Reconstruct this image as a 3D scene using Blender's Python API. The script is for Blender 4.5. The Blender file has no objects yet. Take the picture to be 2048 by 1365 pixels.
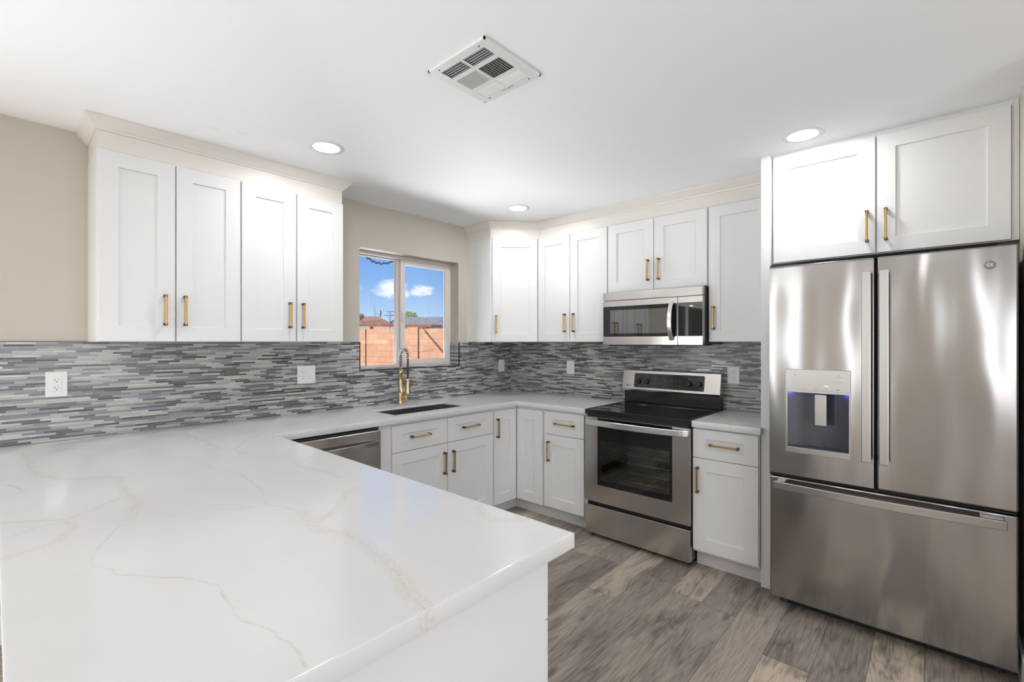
import bpy, bmesh, math, random
import numpy as np
from mathutils import Vector, Matrix
random.seed(7)
R = math.radians
scn = bpy.context.scene
col = scn.collection

# ---------------------------------------------------------------- camera
cam_d = bpy.data.cameras.new('camera'); cam = bpy.data.objects.new('camera', cam_d); col.objects.link(cam)
cam.location = (3.222, -3.559, 1.406)
cam.rotation_euler = (R(90), 0, R(42.05))
cam_d.sensor_width = 36; cam_d.lens = 938/2048*36; cam_d.shift_y = 2.5/2048
cam_d.clip_start = 0.02; cam_d.clip_end = 300
scn.camera = cam

# ---------------------------------------------------------------- exposure
vs = scn.view_settings
vs.view_transform = 'Standard'; vs.look = 'None'; vs.gamma = 1; vs.use_curve_mapping = False
vs.exposure = 1.14
try:
    scn.cycles.use_denoising = True
    scn.cycles.max_bounces = 9; scn.cycles.diffuse_bounces = 6; scn.cycles.glossy_bounces = 5
    scn.cycles.transparent_max_bounces = 12; scn.cycles.sample_clamp_indirect = 6
    scn.cycles.caustics_reflective = False; scn.cycles.caustics_refractive = False
except Exception: pass

# ---------------------------------------------------------------- node helper
class NT:
    def __init__(s, tree): s.t = tree; tree.nodes.clear()
    def n(s, typ, props=None, **inp):
        nd = s.t.nodes.new(typ)
        for k, v in (props or {}).items(): setattr(nd, k, v)
        for k, v in inp.items(): s.set(nd, k, v)
        return nd
    def set(s, nd, k, v):
        key = int(k[1:]) if k[0] == 'i' and k[1:].isdigit() else k.replace('_', ' ')
        sock = nd.inputs[key]
        if isinstance(v, bpy.types.NodeSocket): s.t.links.new(v, sock)
        elif isinstance(v, bpy.types.Node): s.t.links.new(v.outputs[0], sock)
        else: sock.default_value = v
    def m(s, op, a, b=None, c=None, clamp=False):
        nd = s.n('ShaderNodeMath', {'operation': op, 'use_clamp': clamp}); s.set(nd, 'i0', a)
        if b is not None: s.set(nd, 'i1', b)
        if c is not None: s.set(nd, 'i2', c)
        return nd.outputs[0]
    def vm(s, op, a, b=None):
        nd = s.n('ShaderNodeVectorMath', {'operation': op}); s.set(nd, 'i0', a)
        if b is not None: s.set(nd, 'i1', b)
        return nd.outputs[1] if op in ('DISTANCE', 'LENGTH', 'DOT_PRODUCT') else nd.outputs[0]
    def mix(s, f, a, b, blend='MIX'):
        nd = s.n('ShaderNodeMix', {'data_type': 'RGBA', 'blend_type': blend})
        for i, v in ((0, f), (6, a), (7, b)):
            if isinstance(v, bpy.types.NodeSocket): s.t.links.new(v, nd.inputs[i])
            else: nd.inputs[i].default_value = v if i == 0 else (*v, 1)[:4]
        return nd.outputs[2]
    def ramp(s, fac, stops, interp='LINEAR'):
        nd = s.n('ShaderNodeValToRGB'); cr = nd.color_ramp; cr.interpolation = interp
        while len(cr.elements) < len(stops): cr.elements.new(0.5)
        for e, (p, c) in zip(cr.elements, stops):
            e.position = p; e.color = (*c, 1) if len(c) == 3 else c
        s.set(nd, 'Fac', fac); return nd.outputs[0]
    def maprange(s, v, a, b, c=0., d=1.):
        nd = s.n('ShaderNodeMapRange', None, Value=v); nd.inputs[1].default_value = a; nd.inputs[2].default_value = b
        nd.inputs[3].default_value = c; nd.inputs[4].default_value = d; return nd.outputs[0]
    def xyz(s, v):
        nd = s.n('ShaderNodeSeparateXYZ', None, i0=v); return nd.outputs
    def comb(s, x, y, z):
        nd = s.n('ShaderNodeCombineXYZ', None, i0=x, i1=y, i2=z); return nd.outputs[0]

def lin(r, g, b):
    return tuple(((c/255+.055)/1.055)**2.4 if c > 10 else c/255/12.92 for c in (r, g, b))

# ---------------------------------------------------------------- world: blue sky with one low bank of cloud
W = bpy.data.worlds.new('world'); scn.world = W; W.use_nodes = True
nt = NT(W.node_tree)
co = nt.n('ShaderNodeTexCoord').outputs['Generated']
X, Y, Z = nt.xyz(co)
sky = nt.ramp(Z, [(0.0, lin(205, 226, 248)), (0.06, lin(178, 209, 246)), (0.125, lin(134, 181, 240)), (0.2, lin(108, 160, 236)), (0.6, lin(80, 130, 215)), (1.0, lin(62, 110, 200))])
wn = nt.n('ShaderNodeTexNoise', None, Vector=nt.vm('MULTIPLY', co, (7, 7, 17)), Scale=4.6, Detail=7, Roughness=.62)
def blob(d, sx, sz):
    h = nt.m('ADD', nt.m('MULTIPLY', nt.m('SUBTRACT', X, d[0]), .57), nt.m('MULTIPLY', nt.m('SUBTRACT', Y, d[1]), .82))
    a = nt.m('POWER', nt.m('DIVIDE', h, sx), 2.); b = nt.m('POWER', nt.m('DIVIDE', nt.m('SUBTRACT', Z, d[2]), sz), 2.)
    return nt.m('SUBTRACT', 1., nt.m('ADD', a, b), clamp=True)
bl = nt.m('MAXIMUM', blob((-.828, .550, .109), .050, .022), blob((-.795, .598, .107), .033, .013))
bl = nt.m('MAXIMUM', bl, nt.m('MULTIPLY', blob((-.862, .495, .109), .02, .006), .6))
south = nt.m('MULTIPLY', nt.maprange(nt.m('MULTIPLY', Y, -1.), .1, .5), .5)
mask = nt.maprange(nt.m('ADD', nt.m('MAXIMUM', bl, south), nt.m('MULTIPLY', nt.m('SUBTRACT', wn.outputs[0], .5), 3.4)), .25, 1.05)
mask = nt.m('MULTIPLY', mask, nt.maprange(nt.m('MAXIMUM', bl, south), 0., .12))
skyc = nt.mix(mask, sky, (1.0, 1.0, 1.0))
bg = nt.n('ShaderNodeBackground', None, Color=skyc, Strength=0.50)
nt.n('ShaderNodeOutputWorld', None, Surface=bg)

# ---------------------------------------------------------------- sun, daylight at the living-room glazing, added fill lamps
def lamp(name, typ, loc, rot, energy, color=(1, 1, 1), **kw):
    d = bpy.data.lights.new(name, typ); d.energy = energy; d.color = color
    for k, v in kw.items(): setattr(d, k, v)
    o = bpy.data.objects.new(name, d); col.objects.link(o); o.location = loc; o.rotation_euler = rot; return o
lamp('sun', 'SUN', (0, -10, 12), (R(43), 0, R(28)), 1.70, (1, .95, .87), angle=R(.6))
DAY = 1.0
lamp('daylight_patio_door', 'AREA', (-.03, -5.6, .60), (0, R(-95), 0), 66*DAY, (.93, .965, 1), shape='RECTANGLE', size=.95, size_y=1.8)
lamp('daylight_rear_window', 'AREA', (3.78, -7.44, 1.35), (R(90), 0, 0), 3*DAY, (.96, .98, 1), shape='RECTANGLE', size=.18, size_y=1.9)
lamp('daylight_rear_window', 'AREA', (2.33, -7.44, 1.35), (R(90), 0, 0), 2.6*DAY, (.96, .98, 1), shape='RECTANGLE', size=.18, size_y=1.9)
lamp('daylight_rear_window', 'AREA', (1.05, -7.44, 1.35), (R(90), 0, 0), 3*DAY, (.90, .97, 1), shape='RECTANGLE', size=.20, size_y=1.9)
lamp('daylight_side_window', 'AREA', (6.14, -3.3, 1.2), (0, R(104), 0), 24*DAY, (.97, .985, 1), shape='RECTANGLE', size=1.7, size_y=2.8)  # added fill for the left cabinets, no such source known
lamp('sunlit_yard_bounce', 'AREA', (-1.75, -1.25, .32), (0, R(-138), 0), 175*DAY, (.97, .98, 1), shape='RECTANGLE', size=1.7, size_y=3.2)  # added lamp hidden below the sill, stands in for yard bounce on the ceiling
CEIL = 2.468
LENS_GLOW = 60.0        # radiance of a recessed downlight lens

# ---------------------------------------------------------------- materials
MATS = {}
def mat(name):
    m = bpy.data.materials.new(name); m.use_nodes = True; MATS[name] = m
    return m, NT(m.node_tree)
def finish(nt, **bsdf):
    b = nt.n('ShaderNodeBsdfPrincipled', None, **{k: v for k, v in bsdf.items()})
    nt.n('ShaderNodeOutputMaterial', None, Surface=b); return b
def simple(name, c, rough=.5, metal=0., noise=0., nscale=60, **kw):
    m, nt = mat(name)
    base = (*c, 1)
    if noise:
        tc = nt.n('ShaderNodeTexCoord').outputs['Object']
        nz = nt.n('ShaderNodeTexNoise', None, Vector=tc, Scale=nscale, Detail=3)
        base = nt.mix(nt.maprange(nz.outputs[0], .3, .7), tuple(x*(1-noise) for x in c), tuple(min(1, x*(1+noise)) for x in c))
    finish(nt, Base_Color=base, Roughness=rough, Metallic=metal, **kw); return m

def painted(name, c, rough, bump, scale):
    m, nt = mat(name)
    tc = nt.n('ShaderNodeTexCoord').outputs['Object']
    nz = nt.n('ShaderNodeTexNoise', None, Vector=tc, Scale=scale, Detail=4, Roughness=.6)
    bp = nt.n('ShaderNodeBump', None, Height=nz.outputs[0], Strength=bump, Distance=.002)
    nz2 = nt.n('ShaderNodeTexNoise', None, Vector=tc, Scale=1.3, Detail=2)
    cc = nt.mix(nt.maprange(nz2.outputs[0], .3, .7), tuple(x*.985 for x in c), tuple(min(1, x*1.015) for x in c))
    finish(nt, Base_Color=cc, Roughness=rough, Normal=bp.outputs[0]); return m
painted('cabinet_paint', (.76, .755, .745), .33, .02, 35)
painted('wall_paint', (.55, .505, .435), .6, .25, 110)
painted('crown_paint', (.75, .715, .665), .35, .02, 35)
painted('trim_paint', (.80, .80, .80), .4, .02, 40)
painted('vinyl_frame', (.74, .67, .64), .4, .02, 60)

# ceiling: matt white with two faint patched spots
m, nt = mat('ceiling_paint')
tc = nt.n('ShaderNodeTexCoord').outputs['Object']
nz = nt.n('ShaderNodeTexNoise', None, Vector=tc, Scale=90, Detail=4)
bp = nt.n('ShaderNodeBump', None, Height=nz.outputs[0], Strength=.15, Distance=.002)
sp = None
x_, y_, z_ = nt.xyz(tc)
flat = nt.comb(x_, y_, 0.)
for p in ((.565, -2.821, 0), (.607, -2.708, 0)):
    d = nt.maprange(nt.vm('DISTANCE', flat, p), .03, .018)
    sp = d if sp is None else nt.m('MAXIMUM', sp, d)
cc = nt.mix(nt.m('MULTIPLY', sp, .35), (.90, .91, .93), (.80, .81, .82))
finish(nt, Base_Color=cc, Roughness=.75, Normal=bp.outputs[0])

# glass strip mosaic: rows 10.3 mm high, tiles of random length, both walls share the look
def mosaic(name, axis):
    m, nt = mat(name)
    tc = nt.n('ShaderNodeTexCoord').outputs['Object']
    x, y, z = nt.xyz(tc); u = x if axis == 'x' else y
    rz = nt.m('DIVIDE', nt.m('ADD', z, 5.0), .01035)
    row = nt.m('FLOOR', rz); fr = nt.m('FRACT', rz)
    wv = nt.m('ADD', nt.m('DIVIDE', u, .105), nt.m('MULTIPLY', row, 13.37))
    v1 = nt.n('ShaderNodeTexVoronoi', {'voronoi_dimensions': '1D', 'feature': 'F1'}, W=wv, Scale=1., Randomness=.85)
    v2 = nt.n('ShaderNodeTexVoronoi', {'voronoi_dimensions': '1D', 'feature': 'DISTANCE_TO_EDGE'}, W=wv, Scale=1., Randomness=.85)
    rnd = nt.n('ShaderNodeSeparateColor', None, Color=v1.outputs['Color'])
    c = nt.ramp(rnd.outputs[0], [(0, lin(52, 53, 57)), (.25, lin(100, 101, 102)), (.40, lin(126, 131, 138)), (.56, lin(158, 162, 167)), (.68, lin(176, 174, 169)), (.86, lin(194, 191, 185))], 'CONSTANT')
    c = nt.mix(nt.m('MULTIPLY', rnd.outputs[1], .25), c, (.45, .45, .44))
    edge_v = nt.m('LESS_THAN', v2.outputs['Distance'], .009)
    edge_h = nt.m('GREATER_THAN', nt.m('ABSOLUTE', nt.m('SUBTRACT', fr, .5)), .435)
    gr = nt.m('MAXIMUM', edge_v, edge_h)
    c2 = nt.mix(gr, c, lin(158, 156, 150))
    ro = nt.m('ADD', nt.m('MULTIPLY', gr, .5), nt.m('ADD', .16, nt.m('MULTIPLY', rnd.outputs[2], .2)))
    tilt = nt.m('MULTIPLY', nt.m('SUBTRACT', rnd.outputs[2], .5), nt.m('MULTIPLY', fr, .3))
    hgt = nt.m('ADD', nt.m('SUBTRACT', 1., gr), tilt)
    bp = nt.n('ShaderNodeBump', None, Height=hgt, Strength=.35, Distance=.0012)
    finish(nt, Base_Color=c2, Roughness=ro, Normal=bp.outputs[0], Specular_IOR_Level=.55)
mosaic('mosaic_side', 'y'); mosaic('mosaic_back', 'x')

# floor: grey-brown vinyl planks running towards the range wall
m, nt = mat('plank_floor')
tc = nt.n('ShaderNodeTexCoord').outputs['Object']
x, y, z = nt.xyz(tc)
rx = nt.m('DIVIDE', nt.m('ADD', x, .07), .181); row = nt.m('FLOOR', rx); fx = nt.m('FRACT', rx)
rn = nt.n('ShaderNodeTexWhiteNoise', {'noise_dimensions': '1D'}, W=row)
ry = nt.m('ADD', nt.m('DIVIDE', y, 1.22), nt.m('MULTIPLY', rn.outputs[0], 7.3)); cel = nt.m('FLOOR', ry); fy = nt.m('FRACT', ry)
cid = nt.n('ShaderNodeTexWhiteNoise', {'noise_dimensions': '2D'}, Vector=nt.comb(row, cel, 0.))
r1 = nt.n('ShaderNodeSeparateColor', None, Color=cid.outputs[1])
off = nt.vm('MULTIPLY', cid.outputs[1], (37., 53., 11.))
gv = nt.vm('ADD', nt.comb(nt.m('MULTIPLY', x, 1.), nt.m('MULTIPLY', y, .20), 0.), off)
warp = nt.n('ShaderNodeTexNoise', None, Vector=nt.vm('ADD', nt.comb(x, nt.m('MULTIPLY', y, .16), 0.), off), Scale=7.5, Detail=2.5, Roughness=.45, Distortion=.35)
cont = nt.m('FRACT', nt.m('MULTIPLY', warp.outputs[0], 13.))
rings = nt.m('POWER', nt.m('ABSOLUTE', nt.m('SUBTRACT', nt.m('MULTIPLY', cont, 2.), 1.)), 2.2)
fine = nt.n('ShaderNodeTexNoise', None, Vector=nt.vm('ADD', nt.comb(x, nt.m('MULTIPLY', y, .045), 0.), off), Scale=190, Detail=3, Roughness=.6)
blot = nt.n('ShaderNodeTexNoise', None, Vector=nt.vm('ADD', nt.comb(x, nt.m('MULTIPLY', y, .3), 0.), off), Scale=8, Detail=4, Roughness=.55)
tone = nt.ramp(r1.outputs[0], [(0, lin(132, 121, 113)), (.3, lin(150, 139, 129)), (.65, lin(168, 156, 144)), (.85, lin(190, 176, 158)), (1, lin(208, 192, 170))])
figure = nt.maprange(blot.outputs[0], .40, .62)
g = nt.mix(nt.m('MULTIPLY', rings, nt.m('ADD', .16, nt.m('MULTIPLY', figure, .55))), tone, lin(84, 76, 72))
g = nt.mix(nt.m('MULTIPLY', nt.maprange(blot.outputs[0], .47, .66), .60), g, lin(88, 79, 75))
g = nt.mix(nt.m('MULTIPLY', nt.maprange(fine.outputs[0], .52, .72), .40), g, lin(200, 188, 174))
g = nt.mix(nt.m('MULTIPLY', nt.maprange(fine.outputs[0], .48, .28), .45), g, lin(78, 70, 66))
kn = nt.n('ShaderNodeTexVoronoi', {'feature': 'F1'}, Vector=nt.comb(nt.m('MULTIPLY', x, 4.5), nt.m('MULTIPLY', y, 1.6), 0.), Scale=1.)
g = nt.mix(nt.m('MULTIPLY', nt.maprange(kn.outputs[0], .10, .03), .7), g, lin(58, 50, 46))
seam = nt.m('MAXIMUM', nt.m('GREATER_THAN', nt.m('ABSOLUTE', nt.m('SUBTRACT', fx, .5)), .4945), nt.m('GREATER_THAN', nt.m('ABSOLUTE', nt.m('SUBTRACT', fy, .5)), .4990))
g = nt.mix(nt.m('MULTIPLY', seam, .85), g, lin(55, 48, 44))
bp = nt.n('ShaderNodeBump', None, Height=nt.m('SUBTRACT', fine.outputs[0], seam), Strength=.12, Distance=.001)
finish(nt, Base_Color=g, Roughness=.42, Normal=bp.outputs[0])

# quartz: white with tan veins; vein distance is stored on the slab by its builder
m, nt = mat('quartz')
tc = nt.n('ShaderNodeTexCoord').outputs['Object']
vd = nt.n('ShaderNodeAttribute', {'attribute_name': 'vein_distance'}).outputs['Fac']
vw = nt.n('ShaderNodeAttribute', {'attribute_name': 'vein_width'}).outputs['Fac']
n1 = nt.n('ShaderNodeTexNoise', None, Vector=tc, Scale=26, Detail=5, Roughness=.7)
wob = nt.m('MULTIPLY', nt.m('SUBTRACT', n1.outputs[0], .5), .012)
dd = nt.m('ABSOLUTE', nt.m('ADD', vd, wob))
line = nt.maprange(dd, .0042, .0008)
bandw = nt.m('MULTIPLY', vw, nt.m('ADD', .35, n1.outputs[0]))
band = nt.m('SUBTRACT', 1., nt.m('DIVIDE', vd, nt.m('MAXIMUM', bandw, .0005)), clamp=True)
crk = nt.n('ShaderNodeTexVoronoi', {'feature': 'DISTANCE_TO_EDGE'}, Vector=nt.vm('ADD', tc, nt.vm('MULTIPLY', n1.outputs[1], (.05, .05, .05))), Scale=85)
crl = nt.m('MULTIPLY', nt.maprange(crk.outputs[0], .10, .02), nt.maprange(band, .0, .35))
cl = nt.n('ShaderNodeTexNoise', None, Vector=nt.vm('MULTIPLY', tc, (1, 1.6, 1)), Scale=2.2, Detail=4, Roughness=.55)
base = nt.mix(nt.maprange(cl.outputs[0], .35, .7), (.70, .697, .69), (.665, .662, .655))
sm = nt.n('ShaderNodeTexNoise', None, Vector=tc, Scale=7.5, Detail=8, Roughness=.6, Distortion=.6)
hair = nt.m('MULTIPLY', nt.maprange(nt.m('ABSOLUTE', nt.m('SUBTRACT', sm.outputs[0], .5)), .006, .0), .16)
hair = nt.m('MULTIPLY', hair, nt.maprange(cl.outputs[0], .5, .62))
fade = nt.n('ShaderNodeTexNoise', None, Vector=tc, Scale=5, Detail=1)
base = nt.mix(hair, base, (.62, .57, .50))
base = nt.mix(nt.m('MULTIPLY', band, .16), base, (.70, .64, .55))
msk = nt.m('MAXIMUM', nt.m('MULTIPLY', line, nt.maprange(fade.outputs[0], .3, .55, .22, .55)), nt.m('MULTIPLY', crl, .42))
base = nt.mix(msk, base, (.56, .48, .38))
finish(nt, Base_Color=base, Roughness=.13, Specular_IOR_Level=.5)

# stainless steel, brushed horizontally, with the faint waves of sheet metal
def steel(name, c, rough, aniso, wave, wscale=(2.2, 2.2, .9)):
    m, nt = mat(name)
    tc = nt.n('ShaderNodeTexCoord').outputs['Object']
    br = nt.n('ShaderNodeTexNoise', None, Vector=nt.vm('MULTIPLY', tc, (5, 5, 900)), Scale=1., Detail=2)
    lo = nt.n('ShaderNodeTexNoise', None, Vector=nt.vm('MULTIPLY', tc, wscale), Scale=1.6, Detail=1)
    b1 = nt.n('ShaderNodeBump', None, Height=lo.outputs[0], Strength=1., Distance=wave)
    b2 = nt.n('ShaderNodeBump', None, Height=lo.outputs[0], Strength=0., Distance=.0001, Normal=b1.outputs[0])
    tg = nt.n('ShaderNodeTangent', {'direction_type': 'RADIAL', 'axis': 'Z'})
    ro = rough
    finish(nt, Base_Color=(*c, 1), Metallic=1., Roughness=ro, Anisotropic=aniso, Anisotropic_Rotation=.25, Tangent=tg.outputs[0], Normal=b2.outputs[0])
steel('steel_fridge', (.36, .345, .335), .15, .80, .012)
steel('steel', (.56, .54, .52), .22, .6, .004)
steel('steel_handle', (.47, .46, .45), .27, .3, .0)
steel('steel_dark', (.30, .29, .29), .35, .3, .003)
simple('black_enamel', (.012, .013, .016), .16)
simple('black_glass', (.010, .010, .012), .04)
simple('black_plastic', (.016, .016, .017), .35)
simple('dark_gap', (.01, .01, .01), .7)
simple('case_grey', (.055, .058, .065), .4)
simple('brass', (.60, .375, .14), .27, 1., noise=.08)
simple('bay_grey', (.10, .10, .115), .38, .6)
steel('steel_bright', (.74, .72, .70), .28, .3, .0)
simple('champagne_gold', (.66, .50, .27), .26, 1.)
simple('chrome', (.78, .77, .76), .12, 1.)
simple('handle_black', (.015, .013, .012), .4)
simple('rubber_black', (.02, .02, .022), .45)
simple('white_plastic', (.78, .78, .76), .3)
simple('slot_dark', (.03, .03, .03), .6)
simple('white_metal', (.76, .76, .75), .35)
simple('duct_grey', (.20, .21, .21), .6)
simple('edge_metal', (.06, .055, .065), .35, .8)
simple('oven_enamel', (.11, .105, .085), .35)
simple('mark_grey', (.30, .31, .32), .5)
simple('mark_dark', (.05, .05, .05), .5)
simple('logo_red', (.25, .02, .04), .4)
simple('toe_paint', (.66, .655, .645), .4)
simple('fence_joint', (.62, .44, .33), .9)
simple('shingle_brown', (.36, .20, .15), .9, noise=.25, nscale=6)
simple('shingle_grey', (.27, .26, .265), .9, noise=.2, nscale=6)
simple('stucco', (.55, .47, .40), .9)
simple('stucco_grey', (.50, .50, .50), .9)
simple('fascia_red', (.42, .12, .05), .8)
simple('fascia_teal', (.06, .13, .15), .8)
simple('dish_grey', (.12, .11, .12), .6)
simple('leaf', (.34, .46, .14), .8, noise=.4, nscale=4)
simple('bark', (.16, .12, .09), .9)
simple('wire', (.03, .03, .035), .7)
simple('gravel', (.48, .40, .33), .95, noise=.15, nscale=3)
simple('concrete', (.55, .52, .48), .9, noise=.06, nscale=4)
simple('roof_white', (.7, .7, .68), .8)
simple('rack_wire', (.6, .58, .52), .3, 1.)

m, nt = mat('glass')
fr = nt.n('ShaderNodeFresnel', None, IOR=1.45)
tr = nt.n('ShaderNodeBsdfTransparent', None, Color=(.96, .98, .98, 1)); gl = nt.n('ShaderNodeBsdfGlossy', None, Roughness=.0)
mx = nt.n('ShaderNodeMixShader', None, i0=fr, i1=tr, i2=gl); nt.n('ShaderNodeOutputMaterial', None, Surface=mx)
m, nt = mat('oven_glass')
fr = nt.n('ShaderNodeFresnel', None, IOR=1.6)
tr = nt.n('ShaderNodeBsdfTransparent', None, Color=(.82, .84, .78, 1)); gl = nt.n('ShaderNodeBsdfGlossy', None, Roughness=.03)
mx = nt.n('ShaderNodeMixShader', None, i0=nt.m('ADD', fr.outputs[0], .05), i1=tr, i2=gl); nt.n('ShaderNodeOutputMaterial', None, Surface=mx)

m, nt = mat('smoked_glass')       # microwave door window, mirror-like grey
finish(nt, Base_Color=(.012, .012, .014, 1), Roughness=.03, Specular_IOR_Level=1.0, IOR=1.9)

m, nt = mat('block_wall')
tc = nt.n('ShaderNodeTexCoord').outputs['Object']
x, y, z = nt.xyz(tc)
bk = nt.n('ShaderNodeTexBrick', {'offset': .5}, Vector=nt.comb(x, z, 0.), Color1=(*lin(244, 190, 152), 1), Color2=(*lin(232, 172, 132), 1), Mortar=(*lin(206, 146, 110), 1),
          Scale=1., Mortar_Size=.006, Brick_Width=.4064, Row_Height=.2032)
finish(nt, Base_Color=bk.outputs[0], Roughness=.9)

def emit(name, c, s):
    m, nt = mat(name)
    e = nt.n('ShaderNodeEmission', None, Color=(*c, 1), Strength=s); nt.n('ShaderNodeOutputMaterial', None, Surface=e)
emit('lens_light', (.985, .99, 1), LENS_GLOW)
emit('clock_light', (.75, .85, 1), .9)
emit('blue_led', (.14, .16, 1), 55.)

# ---------------------------------------------------------------- mesh building
class MB:
    def __init__(s): s.v = []; s.f = []; s.m = []; s.sm = []
    def add(s, verts, faces, mi=0, smooth=False):
        o = len(s.v); s.v += [tuple(p) for p in verts]
        for f in faces: s.f.append(tuple(i+o for i in f)); s.m.append(mi); s.sm.append(smooth)
        return s
    def box(s, x0, x1, y0, y1, z0, z1, mi=0):
        x0, x1 = sorted((x0, x1)); y0, y1 = sorted((y0, y1)); z0, z1 = sorted((z0, z1))
        v = [(x0, y0, z0), (x1, y0, z0), (x1, y1, z0), (x0, y1, z0), (x0, y0, z1), (x1, y0, z1), (x1, y1, z1), (x0, y1, z1)]
        return s.add(v, [(0, 3, 2, 1), (4, 5, 6, 7), (0, 1, 5, 4), (1, 2, 6, 5), (2, 3, 7, 6), (3, 0, 4, 7)], mi)
    def recess(s, x0, x1, z0, z1, yf, yb, rx0, rx1, rz0, rz1, depth, mi=0, mi_floor=None, through=False):
        # box whose front (y = yf, facing -y) has a rectangular recess
        o = [(x0, z0), (x1, z0), (x1, z1), (x0, z1)]; r = [(rx0, rz0), (rx1, rz0), (rx1, rz1), (rx0, rz1)]
        yr = yb if through else yf+depth
        v = [(a, yf, b) for a, b in o]+[(a, yf, b) for a, b in r]+[(a, yr, b) for a, b in r]+[(a, yb, b) for a, b in o]
        f = []
        for i in range(4):
            j = (i+1) % 4
            f += [(i, j, j+4, i+4), (i+4, j+4, j+8, i+8), (j, i, i+12, j+12)]
            if through: f.append((i+12, i+8, j+8, j+12))
        s.add(v, f, mi)
        if not through:
            k = len(s.v)-16
            s.f.append(tuple(k+i for i in (8, 9, 10, 11))); s.m.append(mi if mi_floor is None else mi_floor); s.sm.append(False)
            s.f.append(tuple(k+i for i in (15, 14, 13, 12))); s.m.append(mi); s.sm.append(False)
        return s
    def prism(s, poly, z0, z1, mi=0, axis='z'):
        n = len(poly)
        def P(a, b, c): return {'z': (a, b, c), 'y': (a, c, b), 'x': (c, a, b)}[axis]
        v = [P(a, b, z0) for a, b in poly]+[P(a, b, z1) for a, b in poly]
        f = [tuple(range(n))[::-1], tuple(range(n, 2*n))]+[(i, (i+1) % n, (i+1) % n+n, i+n) for i in range(n)]
        return s.add(v, f, mi)
    def lathe(s, prof, seg=32, axis='z', c=(0, 0, 0), mi=0, smooth=True, caps=True):
        v = []; f = []; n = len(prof)
        for k in range(seg):
            a = 2*math.pi*k/seg; ca, sa = math.cos(a), math.sin(a)
            for r, h in prof:
                p = {'z': (r*ca, r*sa, h), 'y': (r*ca, h, r*sa), 'x': (h, r*ca, r*sa)}[axis]
                v.append((p[0]+c[0], p[1]+c[1], p[2]+c[2]))
        for k in range(seg):
            k2 = (k+1) % seg
            for i in range(n-1): f.append((k*n+i, k2*n+i, k2*n+i+1, k*n+i+1))
        if caps:
            if prof[0][0] > 1e-6: f.append(tuple(k*n for k in range(seg))[::-1])
            if prof[-1][0] > 1e-6: f.append(tuple(k*n+n-1 for k in range(seg)))
        return s.add(v, f, mi, smooth)
    def cyl(s, c, r, h, axis='z', seg=24, mi=0, smooth=True):
        return s.lathe([(r, 0), (r, h)], seg, axis, c, mi, smooth)
    def tube(s, pts, r, seg=10, mi=0, closed=False, flat=None):
        pts = [Vector(p) for p in pts]; n = len(pts); rings = []
        up = None
        for i, p in enumerate(pts):
            t = (pts[min(i+1, n-1)]-pts[max(i-1, 0)]).normalized()
            if up is None:
                up = Vector((0, 0, 1)) if abs(t.z) < .9 else Vector((1, 0, 0))
            a = (up-t*up.dot(t)).normalized(); b = t.cross(a); up = a
            rr = r[i] if isinstance(r, (list, tuple)) else r
            ra, rb = (rr, rr) if flat is None else flat
            rings.append([p+a*ra*math.cos(2*math.pi*k/seg)+b*rb*math.sin(2*math.pi*k/seg) for k in range(seg)])
        v = [q for rg in rings for q in rg]; f = []
        for i in range(n-1):
            for k in range(seg): f.append((i*seg+k, i*seg+(k+1) % seg, (i+1)*seg+(k+1) % seg, (i+1)*seg+k))
        f.append(tuple(range(seg))[::-1]); f.append(tuple((n-1)*seg+k for k in range(seg)))
        return s.add(v, f, mi, True)
    def sweep_rect(s, pts, w, h, mi=0, side=Vector((0, 0, 1))):
        # rectangular bar along pts; h is measured along `side`, w across
        pts = [Vector(p) for p in pts]; n = len(pts); v = []
        for i, p in enumerate(pts):
            t = (pts[min(i+1, n-1)]-pts[max(i-1, 0)]).normalized(); b = t.cross(side).normalized()
            for sa, sb in ((1, 1), (-1, 1), (-1, -1), (1, -1)): v.append(p+b*w/2*sa+side*h/2*sb)
        f = [(0, 1, 2, 3)[::-1], tuple(4*(n-1)+k for k in range(4))]
        for i in range(n-1):
            for k in range(4): f.append((4*i+k, 4*i+(k+1) % 4, 4*i+4+(k+1) % 4, 4*i+4+k))
        return s.add(v, f, mi)
    def build(s, name, mats, parent=None, bevel=0., seg=2, shade=False):
        me = bpy.data.meshes.new(name)
        off = Vector((0, 0, 0))
        me.from_pydata(s.v, [], s.f)
        for mm in ([mats] if isinstance(mats, str) else mats): me.materials.append(MATS[mm])
        me.polygons.foreach_set('material_index', s.m); me.polygons.foreach_set('use_smooth', s.sm)
        bm = bmesh.new(); bm.from_mesh(me); bmesh.ops.recalc_face_normals(bm, faces=bm.faces); bm.to_mesh(me); bm.free()
        o = bpy.data.objects.new(name, me); col.objects.link(o)
        if parent is not None: o.parent = parent
        if bevel:
            b = o.modifiers.new('bevel', 'BEVEL'); b.width = bevel; b.segments = seg; b.limit_method = 'ANGLE'; b.angle_limit = R(35); b.harden_normals = False
        return o

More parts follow.
